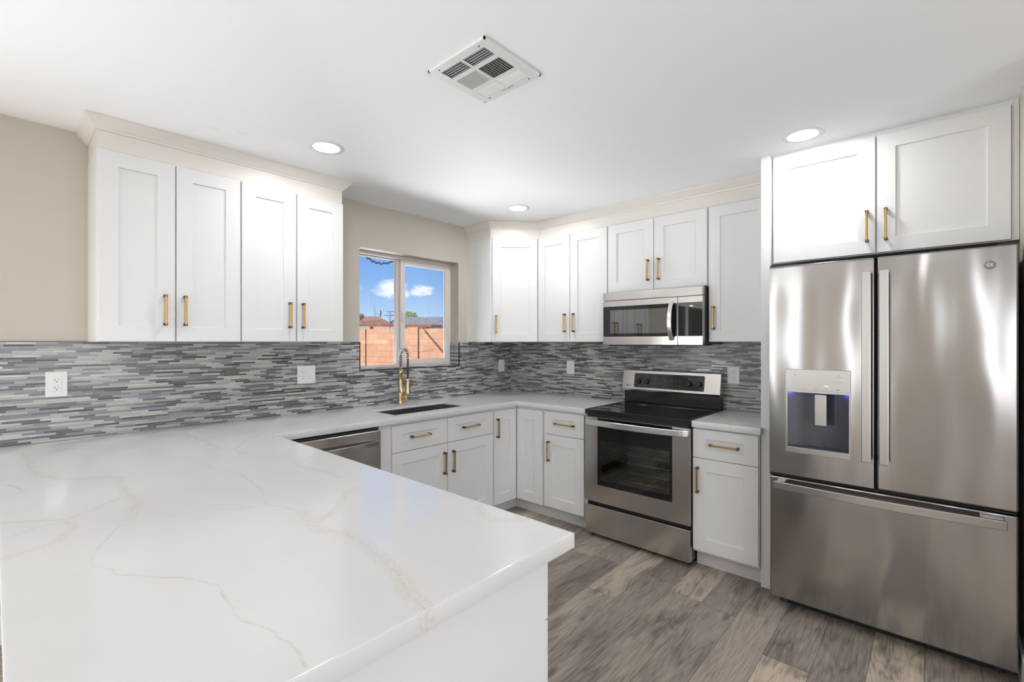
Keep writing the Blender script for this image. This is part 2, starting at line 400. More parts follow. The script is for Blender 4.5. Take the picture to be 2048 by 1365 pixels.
def recentre(o, loc=None):
    me = o.data
    if loc is None:
        v = [x.co for x in me.vertices]
        loc = Vector(((min(p.x for p in v)+max(p.x for p in v))/2, (min(p.y for p in v)+max(p.y for p in v))/2, min(p.z for p in v)))
    me.transform(Matrix.Translation(-Vector(loc))); o.location = loc
    return o
def tag(o, label=None, cat=None, group=None, kind=None):
    if label: o['label'] = label
    if cat: o['category'] = cat
    if group: o['group'] = group
    if kind: o['kind'] = kind
    return o
def thing(name, label, cat, loc=(0, 0, 0), rz=0., group=None):
    o = bpy.data.objects.new(name, None); col.objects.link(o); o.empty_display_size = .05
    o.location = loc; o.rotation_euler = (0, 0, rz); return tag(o, label, cat, group)
def struct(o): o['kind'] = 'structure'; return o
def dup(root, loc, rz=None, label=None):
    r = root.copy(); col.objects.link(r); r.location = loc
    if rz is not None: r.rotation_euler = (0, 0, rz)
    if label: r['label'] = label
    for ch in list(root.children):
        c = ch.copy(); col.objects.link(c); c.parent = r
        for g in list(ch.children):
            d = g.copy(); col.objects.link(d); d.parent = c
    return r
def text(name, body, size, material, parent, loc, rot=(R(90), 0, 0), depth=.0004, align='CENTER'):
    cu = bpy.data.curves.new(name, 'FONT'); cu.body = body; cu.size = size; cu.extrude = depth; cu.align_x = align; cu.align_y = 'CENTER'
    o = bpy.data.objects.new(name, cu); col.objects.link(o)
    dg = bpy.context.evaluated_depsgraph_get(); dg.update()
    me = bpy.data.meshes.new_from_object(o.evaluated_get(dg)); bpy.data.objects.remove(o)
    me.materials.clear(); me.materials.append(MATS[material])
    t = bpy.data.objects.new(name, me); col.objects.link(t); t.parent = parent; t.location = loc; t.rotation_euler = rot
    return t

# ---------------------------------------------------------------- the setting
def grid_wall(name, us, zs, holes, t0, t1, axis, material):
    # wall with rectangular openings; u runs along the wall, t is its thickness direction
    b = MB(); us = sorted(set(us)); zs = sorted(set(zs))
    def solid(i, j):
        if not (0 <= i < len(us)-1 and 0 <= j < len(zs)-1): return False
        cu, cz = (us[i]+us[i+1])/2, (zs[j]+zs[j+1])/2
        return not any(a < cu < b_ and c < cz < d for a, b_, c, d in holes)
    def P(u, t, z): return (u, t, z) if axis == 'x' else (t, u, z)
    for i in range(len(us)-1):
        for j in range(len(zs)-1):
            if not solid(i, j): continue
            u0, u1, z0, z1 = us[i], us[i+1], zs[j], zs[j+1]
            b.add([P(u0, t0, z0), P(u1, t0, z0), P(u1, t0, z1), P(u0, t0, z1)], [(0, 1, 2, 3)])
            b.add([P(u0, t1, z0), P(u1, t1, z0), P(u1, t1, z1), P(u0, t1, z1)], [(3, 2, 1, 0)])
            if not solid(i-1, j): b.add([P(u0, t0, z0), P(u0, t1, z0), P(u0, t1, z1), P(u0, t0, z1)], [(0, 1, 2, 3)])
            if not solid(i+1, j): b.add([P(u1, t0, z0), P(u1, t1, z0), P(u1, t1, z1), P(u1, t0, z1)], [(0, 1, 2, 3)])
            if not solid(i, j-1): b.add([P(u0, t0, z0), P(u0, t1, z0), P(u1, t1, z0), P(u1, t0, z0)], [(0, 1, 2, 3)])
            if not solid(i, j+1): b.add([P(u0, t0, z1), P(u0, t1, z1), P(u1, t1, z1), P(u1, t0, z1)], [(0, 1, 2, 3)])
    me = bpy.data.meshes.new(name); me.from_pydata(b.v, [], b.f); me.materials.append(MATS[material])
    bm = bmesh.new(); bm.from_mesh(me); bmesh.ops.remove_doubles(bm, verts=bm.verts, dist=1e-5); bmesh.ops.recalc_face_normals(bm, faces=bm.faces); bm.to_mesh(me); bm.free()
    o = bpy.data.objects.new(name, me); col.objects.link(o); return struct(o)

WY0, WY1, WZ0, WZ1 = -1.703, -.714, 1.195, 2.128        # kitchen window opening
PD = (-6.55, -4.65, 0.03, 2.10)                          # patio door opening in the same wall
YB = -7.5                                                # wall behind the camera
grid_wall('wall_left', [YB, PD[0], PD[1], WY0, WY1, 0.2], [0, PD[2], WZ0, PD[3], WZ1, CEIL], [(WY0, WY1, WZ0, WZ1), PD], -.20, 0., 'y', 'wall_paint')
struct(MB().box(0, 3.70, 0, .2, 0, CEIL).build('wall_back', 'wall_paint'))
struct(MB().box(3.495, 3.62, -1.0, 0, 0, CEIL).build('wall_right', 'wall_paint'))
struct(MB().box(3.62, 6.4, -1.0, -.85, 0, CEIL).build('wall_return', 'wall_paint'))
grid_wall('wall_far_right', [YB, -4.7, -1.9, -1.0], [0, .3, 2.1, CEIL], [(-4.7, -1.9, .3, 2.1)], 6.2, 6.4, 'y', 'trim_paint')  # opening for the added fill window
RW = [(.90, 1.20), (2.18, 2.46), (3.64, 3.92)]
us = [0, 6.2]+[q for w in RW for q in w]
grid_wall('wall_front', us, [0, .38, 2.32, CEIL], [(a, b, .38, 2.32) for a, b in RW], YB-.2, YB, 'x', 'wall_paint')
struct(MB().box(-.2, 6.4, YB-.2, .2, -.12, 0).build('floor', 'plank_floor'))
struct(MB().box(-.2, 6.4, YB-.2, .2, CEIL, CEIL+.14).build('ceiling', 'ceiling_paint'))
struct(MB().box(-.75, 6.9, YB-.75, .75, CEIL+.14, CEIL+.30).build('trim_roof_slab', 'roof_white'))
struct(MB().box(0, .013, YB, PD[0]-.06, 0, .135).box(0, .013, PD[1]+.06, -3.30, 0, .135).build('baseboard_left', 'trim_paint', bevel=.003))
struct(MB().box(3.482, 3.495, -1.0, 0, 0, .135).build('baseboard_right', 'trim_paint', bevel=.003))
struct(MB().box(0.013, 6.2, YB, YB+.013, 0, .135).build('baseboard_front', 'trim_paint', bevel=.003))
struct(MB().box(6.187, 6.2, YB+.013, -1.0, 0, .135).build('baseboard_far_right', 'trim_paint', bevel=.003))

# kitchen window, two panes, right sash slides
def ring(b, y0, y1, z0, z1, w, xa, xb, wb=None, mi=0):
    wb = w if wb is None else wb
    b.box(xa, xb, y0, y0+w, z0, z1, mi); b.box(xa, xb, y1-w, y1, z0, z1, mi)
    b.box(xa, xb, y0+w, y1-w, z0, z0+wb, mi); b.box(xa, xb, y0+w, y1-w, z1-w, z1, mi)
win = struct(thing('window_1', None, None, (0, 0, 0)))
b = MB(); ring(b, WY0, WY1, WZ0, WZ1, .022, -.185, -.111); b.build('window_frame', 'vinyl_frame', win, bevel=.002)
b = MB(); b.box(-.175, -.135, -1.285, -1.243, WZ0+.022, WZ1-.022); b.box(-.175, -.155, WY0+.022, -1.285, WZ1-.034, WZ1-.022)
fp = b.build('meeting_stile', 'vinyl_frame', win, bevel=.002)
MB().box(-.168, -.163, WY0+.022, -1.285, WZ0+.022, WZ1-.034).build('fixed_pane', 'glass', win)
b = MB(); ring(b, -1.262, WY1-.022, WZ0+.022, WZ1-.022, .045, -.134, -.108); sash = b.build('sliding_sash', 'vinyl_frame', win, bevel=.003)
MB().box(-.124, -.119, -1.217, WY1-.067, WZ0+.067, WZ1-.067).build('sash_pane', 'glass', sash)
lt = MB().box(-.108, -.098, -1.252, -1.232, 1.575, 1.665).box(-.098, -.088, -1.247, -1.237, 1.59, 1.65).build('latch', 'white_plastic', win, bevel=.002)

# patio door and rear windows of the living area (seen in the steel and glass reflections)
pdw = struct(thing('door_1', None, None, (0, 0, 0)))
b = MB(); ring(b, PD[0], PD[1], PD[2], PD[3], .05, -.15, -.08); b.box(-.15, -.08, -5.63, -5.57, PD[2]+.05, PD[3]-.05); b.build('door_frame', 'trim_paint', pdw, bevel=.003)
MB().box(-.118, -.112, PD[0]+.05, -5.63, PD[2]+.05, PD[3]-.05).build('door_pane', 'glass', pdw)
MB().box(-.118, -.112, -5.57, PD[1]-.05, PD[2]+.05, PD[3]-.05).build('door_pane', 'glass', pdw)
for i, (a, c) in enumerate(RW):
    rw = struct(thing('window_%d' % (i+2), None, None, (0, 0, 0)))
    MB().recess(a, c, .38, 2.32, YB-.12, YB-.05, a+.03, c-.03, .41, 2.29, .1, through=True).build('window_frame', 'trim_paint', rw, bevel=.002)
    MB().box(a+.03, c-.03, YB-.09, YB-.085, .41, 2.29).build('window_pane', 'glass', rw)

rw = struct(thing('window_5', None, None, (0, 0, 0)))  # window added to carry the side fill lamp
b = MB(); ring(b, -4.7, -1.9, .3, 2.1, .04, 6.26, 6.34); b.box(6.26, 6.34, -3.32, -3.28, .34, 2.06); b.build('window_frame', 'trim_paint', rw, bevel=.002)  # frame of the added fill window
MB().box(6.295, 6.30, -4.66, -3.32, .34, 2.06).build('window_pane', 'glass', rw); MB().box(6.295, 6.30, -3.28, -1.94, .34, 2.06).build('window_pane', 'glass', rw)  # panes of the added fill window

# ---------------------------------------------------------------- cabinets
UB, UT = 1.408, 2.322
def shaker(w, h, rail=.0725, t=.019, dep=.007):
    return MB().recess(0, w, 0, h, 0, t, rail, w-rail, rail, h-rail, .009)
def pull_mb(L, vertical):
    # local: along the pull = a, out of the face = -y
    b = MB(); hw = .0058
    for s_ in (0, 1):
        a0 = 0 if s_ == 0 else L-.013
        if vertical:
            b.box(-hw-.0008, hw+.0008, -.031, .0, a0, a0+.013, 1)
        else:
            b.box(a0, a0+.013, -.031, .0, -hw-.0008, hw+.0008, 1)
    c = .0032
    prof = [(-hw, -.0200), (-hw, -.031+c), (-hw+c, -.0325), (hw-c, -.0325), (hw, -.031+c), (hw, -.0200)]
    if vertical: b.prism([(p, q) for p, q in prof], .0035, L-.0035, 0, 'z')
    else: b.add([(.0035, q, p) for p, q in prof]+[(L-.0035, q, p) for p, q in prof],
                [(5, 4, 3, 2, 1, 0), (6, 7, 8, 9, 10, 11)]+[(i, (i+1) % 6, (i+1) % 6+6, i+6) for i in range(6)], 0)
    return b
PULL = {}
def pull(parent, x, z, vertical=True, L=.155):
    key = (vertical, L)
    if key not in PULL:
        o = pull_mb(L, vertical).build('handle', ['brass', 'handle_black'], parent, bevel=.0008, seg=2); PULL[key] = o
    else:
        o = PULL[key].copy(); col.objects.link(o); o.parent = parent
    o.location = (x, 0, z); return o
def door(root, x0, x1, z0, z1, y=-.019, handle=None, rail=.0725, name='door'):
    d = shaker(x1-x0, z1-z0, rail).build(name, 'cabinet_paint', root, bevel=.0012)
    d.location = (x0, y, z0)
    if handle:
        kind, hx, hz, L = handle
        pull(d, hx-x0, hz-z0, kind == 'v', L)
    return d
ROT_L, ROT_B, ROT_D, ROT_P = R(90), 0., R(45), R(180)

# local frame of a cabinet: x to the right along its face, y into the wall, face frame at y = 0
def upper(label, loc, rz, w, dep, z0, z1, doors, group='white shaker wall cabinets', drail=.0725):
    t = thing('wall_cabinet', label, 'cabinet', (loc[0], loc[1], z0), rz, group)
    MB().box(0, w, 0.0, dep, 0, z1-z0).build('body', 'cabinet_paint', t, bevel=.001)
    for (x0, x1, hx) in doors:
        door(t, x0, x1, .003, z1-z0-.006, handle=('v', hx, .083, .155) if hx is not None else None, rail=drail)
    return t
# left wall, two double-door units (local x = y - y0)
upper('left white double-door wall cabinet beside the bare beige wall', (.305, -3.231), ROT_L, .611, .305, UB, UT,
      [(.005, .302, .261-.0058+.003), (.308, .607, .343)])
upper('white double-door wall cabinet immediately left of the window', (.305, -2.620), ROT_L, .617, .305, UB, UT,
      [(.004, .304, .265), (.313, .611, .344)])
# diagonal corner unit
t = thing('wall_cabinet', 'white diagonal corner wall cabinet with one door', 'cabinet', (0, 0, UB), 0, 'white shaker wall cabinets')
MB().prism([(.0, .0), (0, -.61), (.305, -.61), (.61, -.305), (.61, 0)], 0, UT-UB).build('body', 'cabinet_paint', t, bevel=.001)
d = shaker(.397, UT-UB-.009).build('door', 'cabinet_paint', t, bevel=.0012)
d.rotation_euler = (0, 0, R(45)); s2 = math.sqrt(.5)
d.location = (.305+.017*s2+.019*s2, -.61+.017*s2-.019*s2, .003)
pull(d, .034, .077, True, .155)
# back wall
upper('white double-door wall cabinet between the corner unit and the microwave', (.6105, -.305), ROT_B, .7015, .305, UB, UT,
      [(.006, .341, .297), (.3475, .696, .386)])
t = thing('wall_cabinet', 'short white double-door wall cabinet above the microwave', 'cabinet', (1.3125, -.305, 1.787), 0, 'white shaker wall cabinets')
MB().box(0, .770, 0, .305, 0, UT-1.787).build('body', 'cabinet_paint', t, bevel=.001)
door(t, .006, .3815, .004, UT-1.787-.006, handle=('v', .342, .072, .155)); door(t, .3865, .763, .004, UT-1.787-.006, handle=('v', .425, .072, .155))
upper('tall white single-door wall cabinet right of the microwave', (2.083, -.305), ROT_B, .394, .305, UB, UT, [(.007, .386, .041)])
# cabinet over the fridge
t = thing('wall_cabinet', 'deep white double-door cabinet above the refrigerator reaching the ceiling', 'cabinet', (2.5305, -.568, 1.852), 0, 'white shaker wall cabinets')
MB().box(0, .9635, 0, .568, 0, CEIL-1.852).build('body', 'cabinet_paint', t, bevel=.001)
door(t, .0105, .4680, .004, .592, handle=('v', .436, .060, .158)); door(t, .4755, .9375, .004, .592, handle=('v', .511, .060, .158))
o = MB().box(.941, .9635, -.004, 0, 0, CEIL-1.852).build('filler_strip', 'cabinet_paint', t, bevel=.0008)
# tall end panel beside the fridge
o = recentre(MB().box(2.479, 2.529, -.600, -.001, 0, CEIL).build('end_panel', 'cabinet_paint', bevel=.0015))
tag(o, 'tall white side panel standing left of the refrigerator', 'panel')

# riser boards and crown moulding, swept with mitred corners
def sweep_profile(path, prof, side, mi=0):
    b = MB(); n = len(path); P = [Vector((*p, 0)) for p in path]; k = len(prof); v = []
    for i in range(n):
        ns = []
        for a, c in ((i-1, i), (i, i+1)):
            if 0 <= a and c < n:
                t = (P[c]-P[a]).normalized(); ns.append(Vector((t.y, -t.x, 0))*side)
        m_ = ns[0] if len(ns) == 1 else (ns[0]+ns[1]).normalized()/max(.2, (ns[0]+ns[1]).normalized().dot(ns[0]))
        for o_, z in prof: q = P[i]+m_*o_; v.append((q.x, q.y, z))
    f = []
    for i in range(n-1):
        for j in range(k): f.append((i*k+j, i*k+(j+1) % k, (i+1)*k+(j+1) % k, (i+1)*k+j))
    f.append(tuple(range(k))); f.append(tuple((n-1)*k+j for j in range(k))[::-1])
    return b.add(v, f, mi)
RISER = [(-.016, UT+.001), (-.002, UT+.001), (-.002, 2.421), (-.016, 2.421)]
LIP = [(-.014, UT+.0005), (.006, UT+.0005), (.006, UT+.012), (-.014, UT+.012)]
CR = [(-.016, 2.408), (.005, 2.408), (.008, 2.416), (.014, 2.421), (.040, 2.452), (.044, 2.459), (.044, 2.4675), (-.016, 2.4675)]
def crown(label, path, loc):
    t = thing('crown_molding', label, 'molding', loc, 0, None)
    for nm, pr in (('riser_board', RISER), ('crown_profile', CR)):
        o = sweep_profile(path, pr, 1).build(nm, 'crown_paint', t); o.location = -Vector(loc)
    return t
crown('cream crown molding over the four-door cabinet run left of the window', [(.001, -3.231), (.305, -3.231), (.305, -2.003), (.001, -2.003)], (.305, -2.6, UT))
crown('cream crown molding over the corner cabinet and the microwave wall', [(.001, -.61), (.305, -.61), (.61, -.305), (2.478, -.305)], (.61, -.305, UT))

# ---------------------------------------------------------------- base cabinets
CB = .878
def base_body(t, w, dep=.603, z1=CB):
    if w > .9:      # open-topped carcass around the sink basin
        MB().box(0, w, 0, .018, .102, z1).box(0, w, dep-.006, dep, .102, z1).box(0, .018, .018, dep-.006, .102, z1).box(w-.018, w, .018, dep-.006, .102, z1).box(.018, w-.018, .018, dep-.006, .102, .120).build('body', 'cabinet_paint', t)
    else: MB().box(0, w, 0, dep, .102, z1).build('body', 'cabinet_paint', t, bevel=.001)
    MB().box(0, w, .062, .080, 0, .102).build('toe_kick', 'toe_paint', t)
def base(label, loc, rz, w, parts, group='white shaker base cabinets'):
    t = thing('base_cabinet', label, 'cabinet', (loc[0], loc[1], 0), rz, group); base_body(t, w)
    for kind, x0, x1, z0, z1, h in parts:
        rail = .0725 if kind == 'door' else .058
        d = MB().recess(0, x1-x0, 0, z1-z0, 0, .019, .078, x1-x0-.078, rail if kind == 'drawer' else .078, z1-z0-(rail if kind == 'drawer' else .078), .009).build(kind, 'cabinet_paint', t, bevel=.0012)
        d.location = (x0, -.019, z0)
        if h: pull(d, h[1]-x0, h[2]-z0, h[0] == 'v', h[3])
    return t
# sink base on the left wall: local x = y + 1.850
y0 = -1.850
base('white sink base cabinet under the window with two drawer fronts and two doors', (.61, y0), ROT_L, .947, [
    ('drawer', -1.834-y0, -1.3745-y0, .688, .862, ('h', -1.695-y0, .777, .158)), ('drawer', -1.3695-y0, -.907-y0, .688, .862, ('h', -1.232-y0, .777, .158)),
    ('door', -1.834-y0, -1.3745-y0, .114, .684, ('v', -1.407-y0, .469, .156)), ('door', -1.3695-y0, -.907-y0, .114, .684, ('v', -1.326-y0, .469, .156))])
# filler beside dishwasher
tag(recentre(MB().box(.05, .612, -1.9215, -1.8505, .10, CB).build('filler_panel', 'cabinet_paint', bevel=.001)), 'narrow white filler strip between dishwasher and sink cabinet', 'panel')
# corner lazy susan
t = thing('base_cabinet', 'white corner base cabinet with two doors meeting at the inside corner', 'cabinet', (0, 0, 0), 0, 'white shaker base cabinets')
MB().prism([(.009, -.009), (.009, -.902), (.61, -.902), (.61, -.61), (.914, -.61), (.914, -.009)], .102, CB).build('body', 'cabinet_paint', t, bevel=.001)
MB().prism([(.53, -.9015), (.548, -.9015), (.548, -.548), (.914, -.548), (.914, -.53), (.53, -.53)], 0, .102).build('toe_kick', 'toe_paint', t)
d = shaker(.262, .747, .078).build('door', 'cabinet_paint', t, bevel=.0012); d.location = (.629, -.893, .108); d.rotation_euler = (0, 0, R(90)); pull(d, .030, .537, True, .152)
d = shaker(.268, .747, .078).build('door', 'cabinet_paint', t, bevel=.0012); d.location = (.6345, -.629, .108)
base('white drawer-over-door base cabinet immediately left of the range', (.9145, -.61), ROT_B, .402, [
    ('drawer', .010, .380, .686, .862, ('h', 1.035-.9145, .775, .175)), ('door', .010, .380, .114, .682, ('v', .970-.9145, .475, .155))])
base('white drawer-over-door base cabinet between range and refrigerator', (2.0955, -.61), ROT_B, .381, [
    ('drawer', .004, .377, .692, .868, ('h', 2.205-2.0955, .781, .168)), ('door', .004, .377, .118, .688, ('v', 2.132-2.0955, .477, .158))])
# peninsula units facing the kitchen: local x = x1 - x
base('white peninsula base cabinet at the open end of the counter', (2.474, -2.601), ROT_P, .760, [
    ('drawer', .006, .754, .682, .862, ('h', .30, .77, .158)), ('door', .006, .377, .114, .676, ('v', .335, .47, .156)), ('door', .383, .754, .114, .676, ('v', .425, .47, .156))])
base('white peninsula base cabinet nearer the dishwasher', (1.712, -2.601), ROT_P, .760, [
    ('drawer', .006, .754, .682, .862, ('h', .30, .77, .158)), ('door', .006, .377, .114, .676, ('v', .335, .47, .156)), ('door', .383, .754, .114, .676, ('v', .425, .47, .156))])
tag(recentre(MB().box(2.4745, 2.490, -3.245, -2.621, 0, CB).build('end_panel', 'cabinet_paint', bevel=.001)), 'flat white end panel of the peninsula under the countertop', 'panel')
tag(recentre(MB().box(.02, 2.474, -3.245, -3.227, 0, CB).build('back_panel', 'cabinet_paint', bevel=.001)), 'white back panel of the peninsula below the counter overhang', 'panel')
tag(recentre(MB().box(.05, .951, -3.20, -2.602, .0, CB).build('blind_corner_cabinet', 'cabinet_paint', bevel=.001)), 'plain white blind corner cabinet where peninsula meets the left wall', 'cabinet')

# ---------------------------------------------------------------- countertops
VEINS = [  # polylines on the slab, with band width
 ([(0.252,-3.469),(0.611,-3.457),(0.766,-3.449),(0.886,-3.404),(0.97,-3.337),(1.049,-3.242),(1.125,-3.265),(1.301,-3.269),(1.412,-3.258),(1.474,-3.285),(1.58,-3.308)], .016),
 ([(1.58,-3.308),(1.694,-3.367),(1.76,-3.393),(1.808,-3.408),(1.863,-3.412),(1.913,-3.385),(1.948,-3.383),(2.027,-3.328),(2.101,-3.276),(2.153,-3.255),(2.229,-3.263),(2.318,-3.267),(2.354,-3.252),(2.398,-3.239),(2.421,-3.243),(2.448,-3.234),(2.489,-3.238),(2.535,-3.247)], .0),
 ([(1.347,-3.545),(1.389,-3.493),(1.45,-3.425),(1.406,-3.362),(1.312,-3.277)], .013),
 ([(1.661,-3.541),(1.651,-3.511),(1.623,-3.453),(1.54,-3.41),(1.464,-3.426)], .013),
 ([(1.504,-3.527),(1.462,-3.48),(1.464,-3.426)], .010),
 ([(1.58,-3.308),(1.597,-3.264),(1.646,-3.161),(1.711,-3.071),(1.737,-3.006)], .0),
 ([(0.201,-2.862),(0.474,-2.865),(0.629,-2.858),(0.8,-2.865),(0.871,-2.823),(0.98,-2.812)], .012),
 ([(0.871,-2.823),(0.741,-2.757),(0.609,-2.648),(0.413,-2.5),(0.402,-2.409),(0.32,-2.183),(0.281,-2.006)], .010),
 ([(1.028,-2.995),(1.127,-2.992),(1.259,-2.954),(1.398,-2.951),(1.536,-2.958),(1.651,-2.991),(1.737,-3.006),(1.787,-2.981),(1.871,-2.967)], .0),
 ([(1.871,-2.967),(1.987,-2.98),(2.035,-2.988),(2.09,-2.963),(2.2,-2.955),(2.273,-2.97),(2.374,-2.985),(2.458,-3.016),(2.507,-3.025),(2.540,-3.032)], .020),
 ([(1.987,-2.98),(1.946,-2.92),(1.893,-2.858),(1.807,-2.794),(1.78,-2.738)], .014),
 ([(1.307,-2.743),(1.441,-2.736),(1.546,-2.72),(1.636,-2.712)], .014),
 ([(1.293,-2.726),(1.227,-2.624),(1.231,-2.55)], .010),
 ([(2.22,-2.596),(2.289,-2.64),(2.333,-2.628),(2.373,-2.592)], .018),
 ([(1.019,-3.542),(1.032,-3.512),(1.015,-3.489),(0.932,-3.503),(0.858,-3.528)], .006),
 ([(0.37,-3.431),(0.316,-3.375),(0.267,-3.307)], .008),
 ([(.05,-.35),(.3,-.42),(.52,-.30),(.8,-.36),(1.1,-.22),(1.3,-.30)], .012),
 ([(.7,-.05),(.86,-.3),(1.02,-.66)], .010),
 ([(2.11,-.35),(2.25,-.45),(2.33,-.66)], .008)]
rs = random.Random(3)
SEG = []
for pl, w in VEINS:
    for (a, b_) in zip(pl[:-1], pl[1:]):
        a = Vector(a); b_ = Vector(b_); L = (b_-a).length; n = max(1, int(L/.045)); prev = a
        nrm = Vector((-(b_-a).y, (b_-a).x)).normalized()
        for k in range(1, n+1):
            q = a.lerp(b_, k/n)+(nrm*rs.uniform(-.009, .009) if k < n else Vector((0, 0)))
            SEG.append((prev.x, prev.y, q.x, q.y, w)); prev = q
SEG = np.array(SEG)
def counter(name, label, rects, holes=(), step=.0065, zt=.918, th=.038):
    xs = sorted({r for q in rects for r in q[:2]} | {r for q in holes for r in q[:2]})
    ys = sorted({r for q in rects for r in q[2:]} | {r for q in holes for r in q[2:]})
    def fine_(a):
        o = []
        for p, q in zip(a[:-1], a[1:]):
            n = max(1, int(round((q-p)/step))); o += [p+(q-p)*i/n for i in range(n)]
        return np.array(o+[a[-1]])
    X, Y = fine_(xs), fine_(ys); nx, ny = len(X), len(Y)
    cx, cy = (X[:-1]+X[1:])/2, (Y[:-1]+Y[1:])/2
    S = np.zeros((nx-1, ny-1), bool)
    for x0, x1, y0_, y1 in rects: S |= ((cx > x0) & (cx < x1))[:, None] & ((cy > y0_) & (cy < y1))[None]
    for x0, x1, y0_, y1 in holes: S &= ~(((cx > x0) & (cx < x1))[:, None] & ((cy > y0_) & (cy < y1))[None])
    idx = np.arange(nx*ny).reshape(nx, ny); N = nx*ny
    I, J = np.nonzero(S)
    a, b_, c, d = idx[I, J], idx[I+1, J], idx[I+1, J+1], idx[I, J+1]
    F = [np.stack([a, b_, c, d], 1)]
    SP = np.pad(S, 1)
    def side(di, dj, p, q):
        m_ = SP[1:-1, 1:-1] & ~SP[1+di:SP.shape[0]-1+di, 1+dj:SP.shape[1]-1+dj]
        ii, jj = np.nonzero(m_); u = idx[ii+p[0], jj+p[1]]; v = idx[ii+q[0], jj+q[1]]
        F.append(np.stack([u, u+N, v+N, v], 1)); return np.stack([u, v], 1)
    side(-1, 0, (0, 1), (0, 0)); side(1, 0, (1, 0), (1, 1)); side(0, -1, (0, 0), (1, 0)); side(0, 1, (1, 1), (0, 1))
    F.append(np.stack([a, d, c, b_], 1)+N)
    F = np.concatenate(F)
    XX, YY = np.meshgrid(X, Y, indexing='ij'); P = np.stack([XX.ravel(), YY.ravel()], 1)
    V3 = np.concatenate([np.c_[P, np.full(N, zt)], np.c_[P, np.full(N, zt-th)]])
    used = np.unique(F); remap = -np.ones(2*N, int); remap[used] = np.arange(len(used)); F = remap[F]; V3 = V3[used]
    me = bpy.data.meshes.new(name); me.vertices.add(len(V3)); me.vertices.foreach_set('co', V3.ravel())
    me.loops.add(F.size); me.loops.foreach_set('vertex_index', F.ravel().astype(np.int32)); me.polygons.add(len(F))
    me.polygons.foreach_set('loop_start', np.arange(0, F.size, 4, dtype=np.int32)); me.update(calc_edges=True); me.validate()
    best = np.full(len(V3), 9.); wd = np.zeros(len(V3))
    for x0, y0_, x1, y1, w in SEG:
        dx, dy = x1-x0, y1-y0_; L2 = dx*dx+dy*dy
        t_ = np.clip(((V3[:, 0]-x0)*dx+(V3[:, 1]-y0_)*dy)/L2, 0, 1)
        dd = np.hypot(V3[:, 0]-x0-t_*dx, V3[:, 1]-y0_-t_*dy)
        m_ = dd-w < best-wd; best[m_] = dd[m_]; wd[m_] = w
    for nm, arr in (('vein_distance', best), ('vein_width', wd*1.5)):
        at = me.attributes.new(nm, 'FLOAT', 'POINT'); at.data.foreach_set('value', arr.astype(np.float32))
    me.materials.append(MATS['quartz'])
    o = bpy.data.objects.new(name, me); col.objects.link(o)
    bv = o.modifiers.new('bevel', 'BEVEL'); bv.width = .0014; bv.segments = 2; bv.limit_method = 'ANGLE'; bv.angle_limit = R(50)
    return tag(o, label, 'countertop')
E_ = .0085
counter('countertop', 'white veined quartz countertop wrapping corner, sink and wide peninsula', [(E_, .648, -3.548, -E_), (.648, 1.3225, -.648, -E_), (.648, 2.537, -3.548, -2.560)], [(.245, .540, -1.754, -1.096)])
counter('countertop', 'short white quartz countertop between range and refrigerator panel', [(2.0975, 2.4785, -.648, -E_), (2.4785, 2.489, -.648, -.6005)], step=.012)

# ---------------------------------------------------------------- mosaic backsplashes
t = thing('tile_backsplash', 'grey glass strip mosaic backsplash on the window wall', 'backsplash', (0, 0, .918))
b = MB(); zb, ztl = .9185, 1.4075
def L_(b, x0, x1, y0_, y1, z0, z1): b.box(x0, x1, y0_, y1, z0, z1)
L_(b, .0005, .008, -3.549, WY0-.006, zb, ztl); L_(b, .0005, .008, WY0-.006, WY1+.006, zb, WZ0-.006); L_(b, .0005, .008, WY1+.006, -.0085, zb, ztl)
L_(b, -.110, .0005, WY1-.008, WY1-.0005, WZ0+.001, ztl); L_(b, -.110, .0005, WY0+.0005, WY0+.008, WZ0+.001, ztl); L_(b, -.110, .0005, WY0+.008, WY1-.008, WZ0+.0005, WZ0+.007)
o = b.build('mosaic', 'mosaic_side', t); o.location = (0, 0, -.918)
b = MB(); e = .0035
b.box(.0005, .0095, WY0-.006, WY0+.0, WZ0-.006, ztl); b.box(.0005, .0095, WY1, WY1+.006, WZ0-.006, ztl); b.box(.0005, .0095, WY0, WY1, WZ0-.006, WZ0+.0)
o = MB().box(.0005, .0085, -3.549, -3.235, ztl, ztl+.003).build('top_edge_strip', 'edge_metal', t); o.location = (0, 0, -.918)
o = b.build('edge_trim', 'edge_metal', t); o.location = (0, 0, -.918); o['label'] = 'dark metal tile edge trim around the window notch'
o = MB().box(.0, 2.4785, -.008, -.0005, zb-.918, ztl-.918).build('tile_backsplash', 'mosaic_back'); o.location = (0, 0, .918)
tag(o, 'grey glass strip mosaic backsplash behind the range', 'backsplash')

# ---------------------------------------------------------------- outlets
def outlet(label, loc, rz, w, h, kinds, gfci=False):
    t = thing('wall_outlet' if 'o' in kinds else 'wall_switch', label, 'outlet' if 'o' in kinds else 'switch', loc, rz)
    MB().box(-w/2, w/2, -.006, 0, -h/2, h/2).build('cover_plate', 'white_plastic', t, bevel=.002)
    n = len(kinds)
    for i, k in enumerate(kinds):
        cx = (i-(n-1)/2)*.046
        b = MB().box(cx-.0165, cx+.0165, -.0085, -.005, -.0335, .0335, 0)
        if k == 'o':
            for dz in (-.019, .019):
                b.box(cx-.0075, cx-.0055, -.0089, -.0083, dz-.001, dz+.007, 1); b.box(cx+.0055, cx+.0075, -.0089, -.0083, dz+.0, dz+.007, 1)
                b.cyl((cx, -.0089, dz-.0065), .0026, .0006, 'y', 10, 1, False)
            b.build('receptacle', ['white_plastic', 'slot_dark'], t)
        else:
            b.build('rocker', ['white_plastic', 'slot_dark'], t, bevel=.0008)
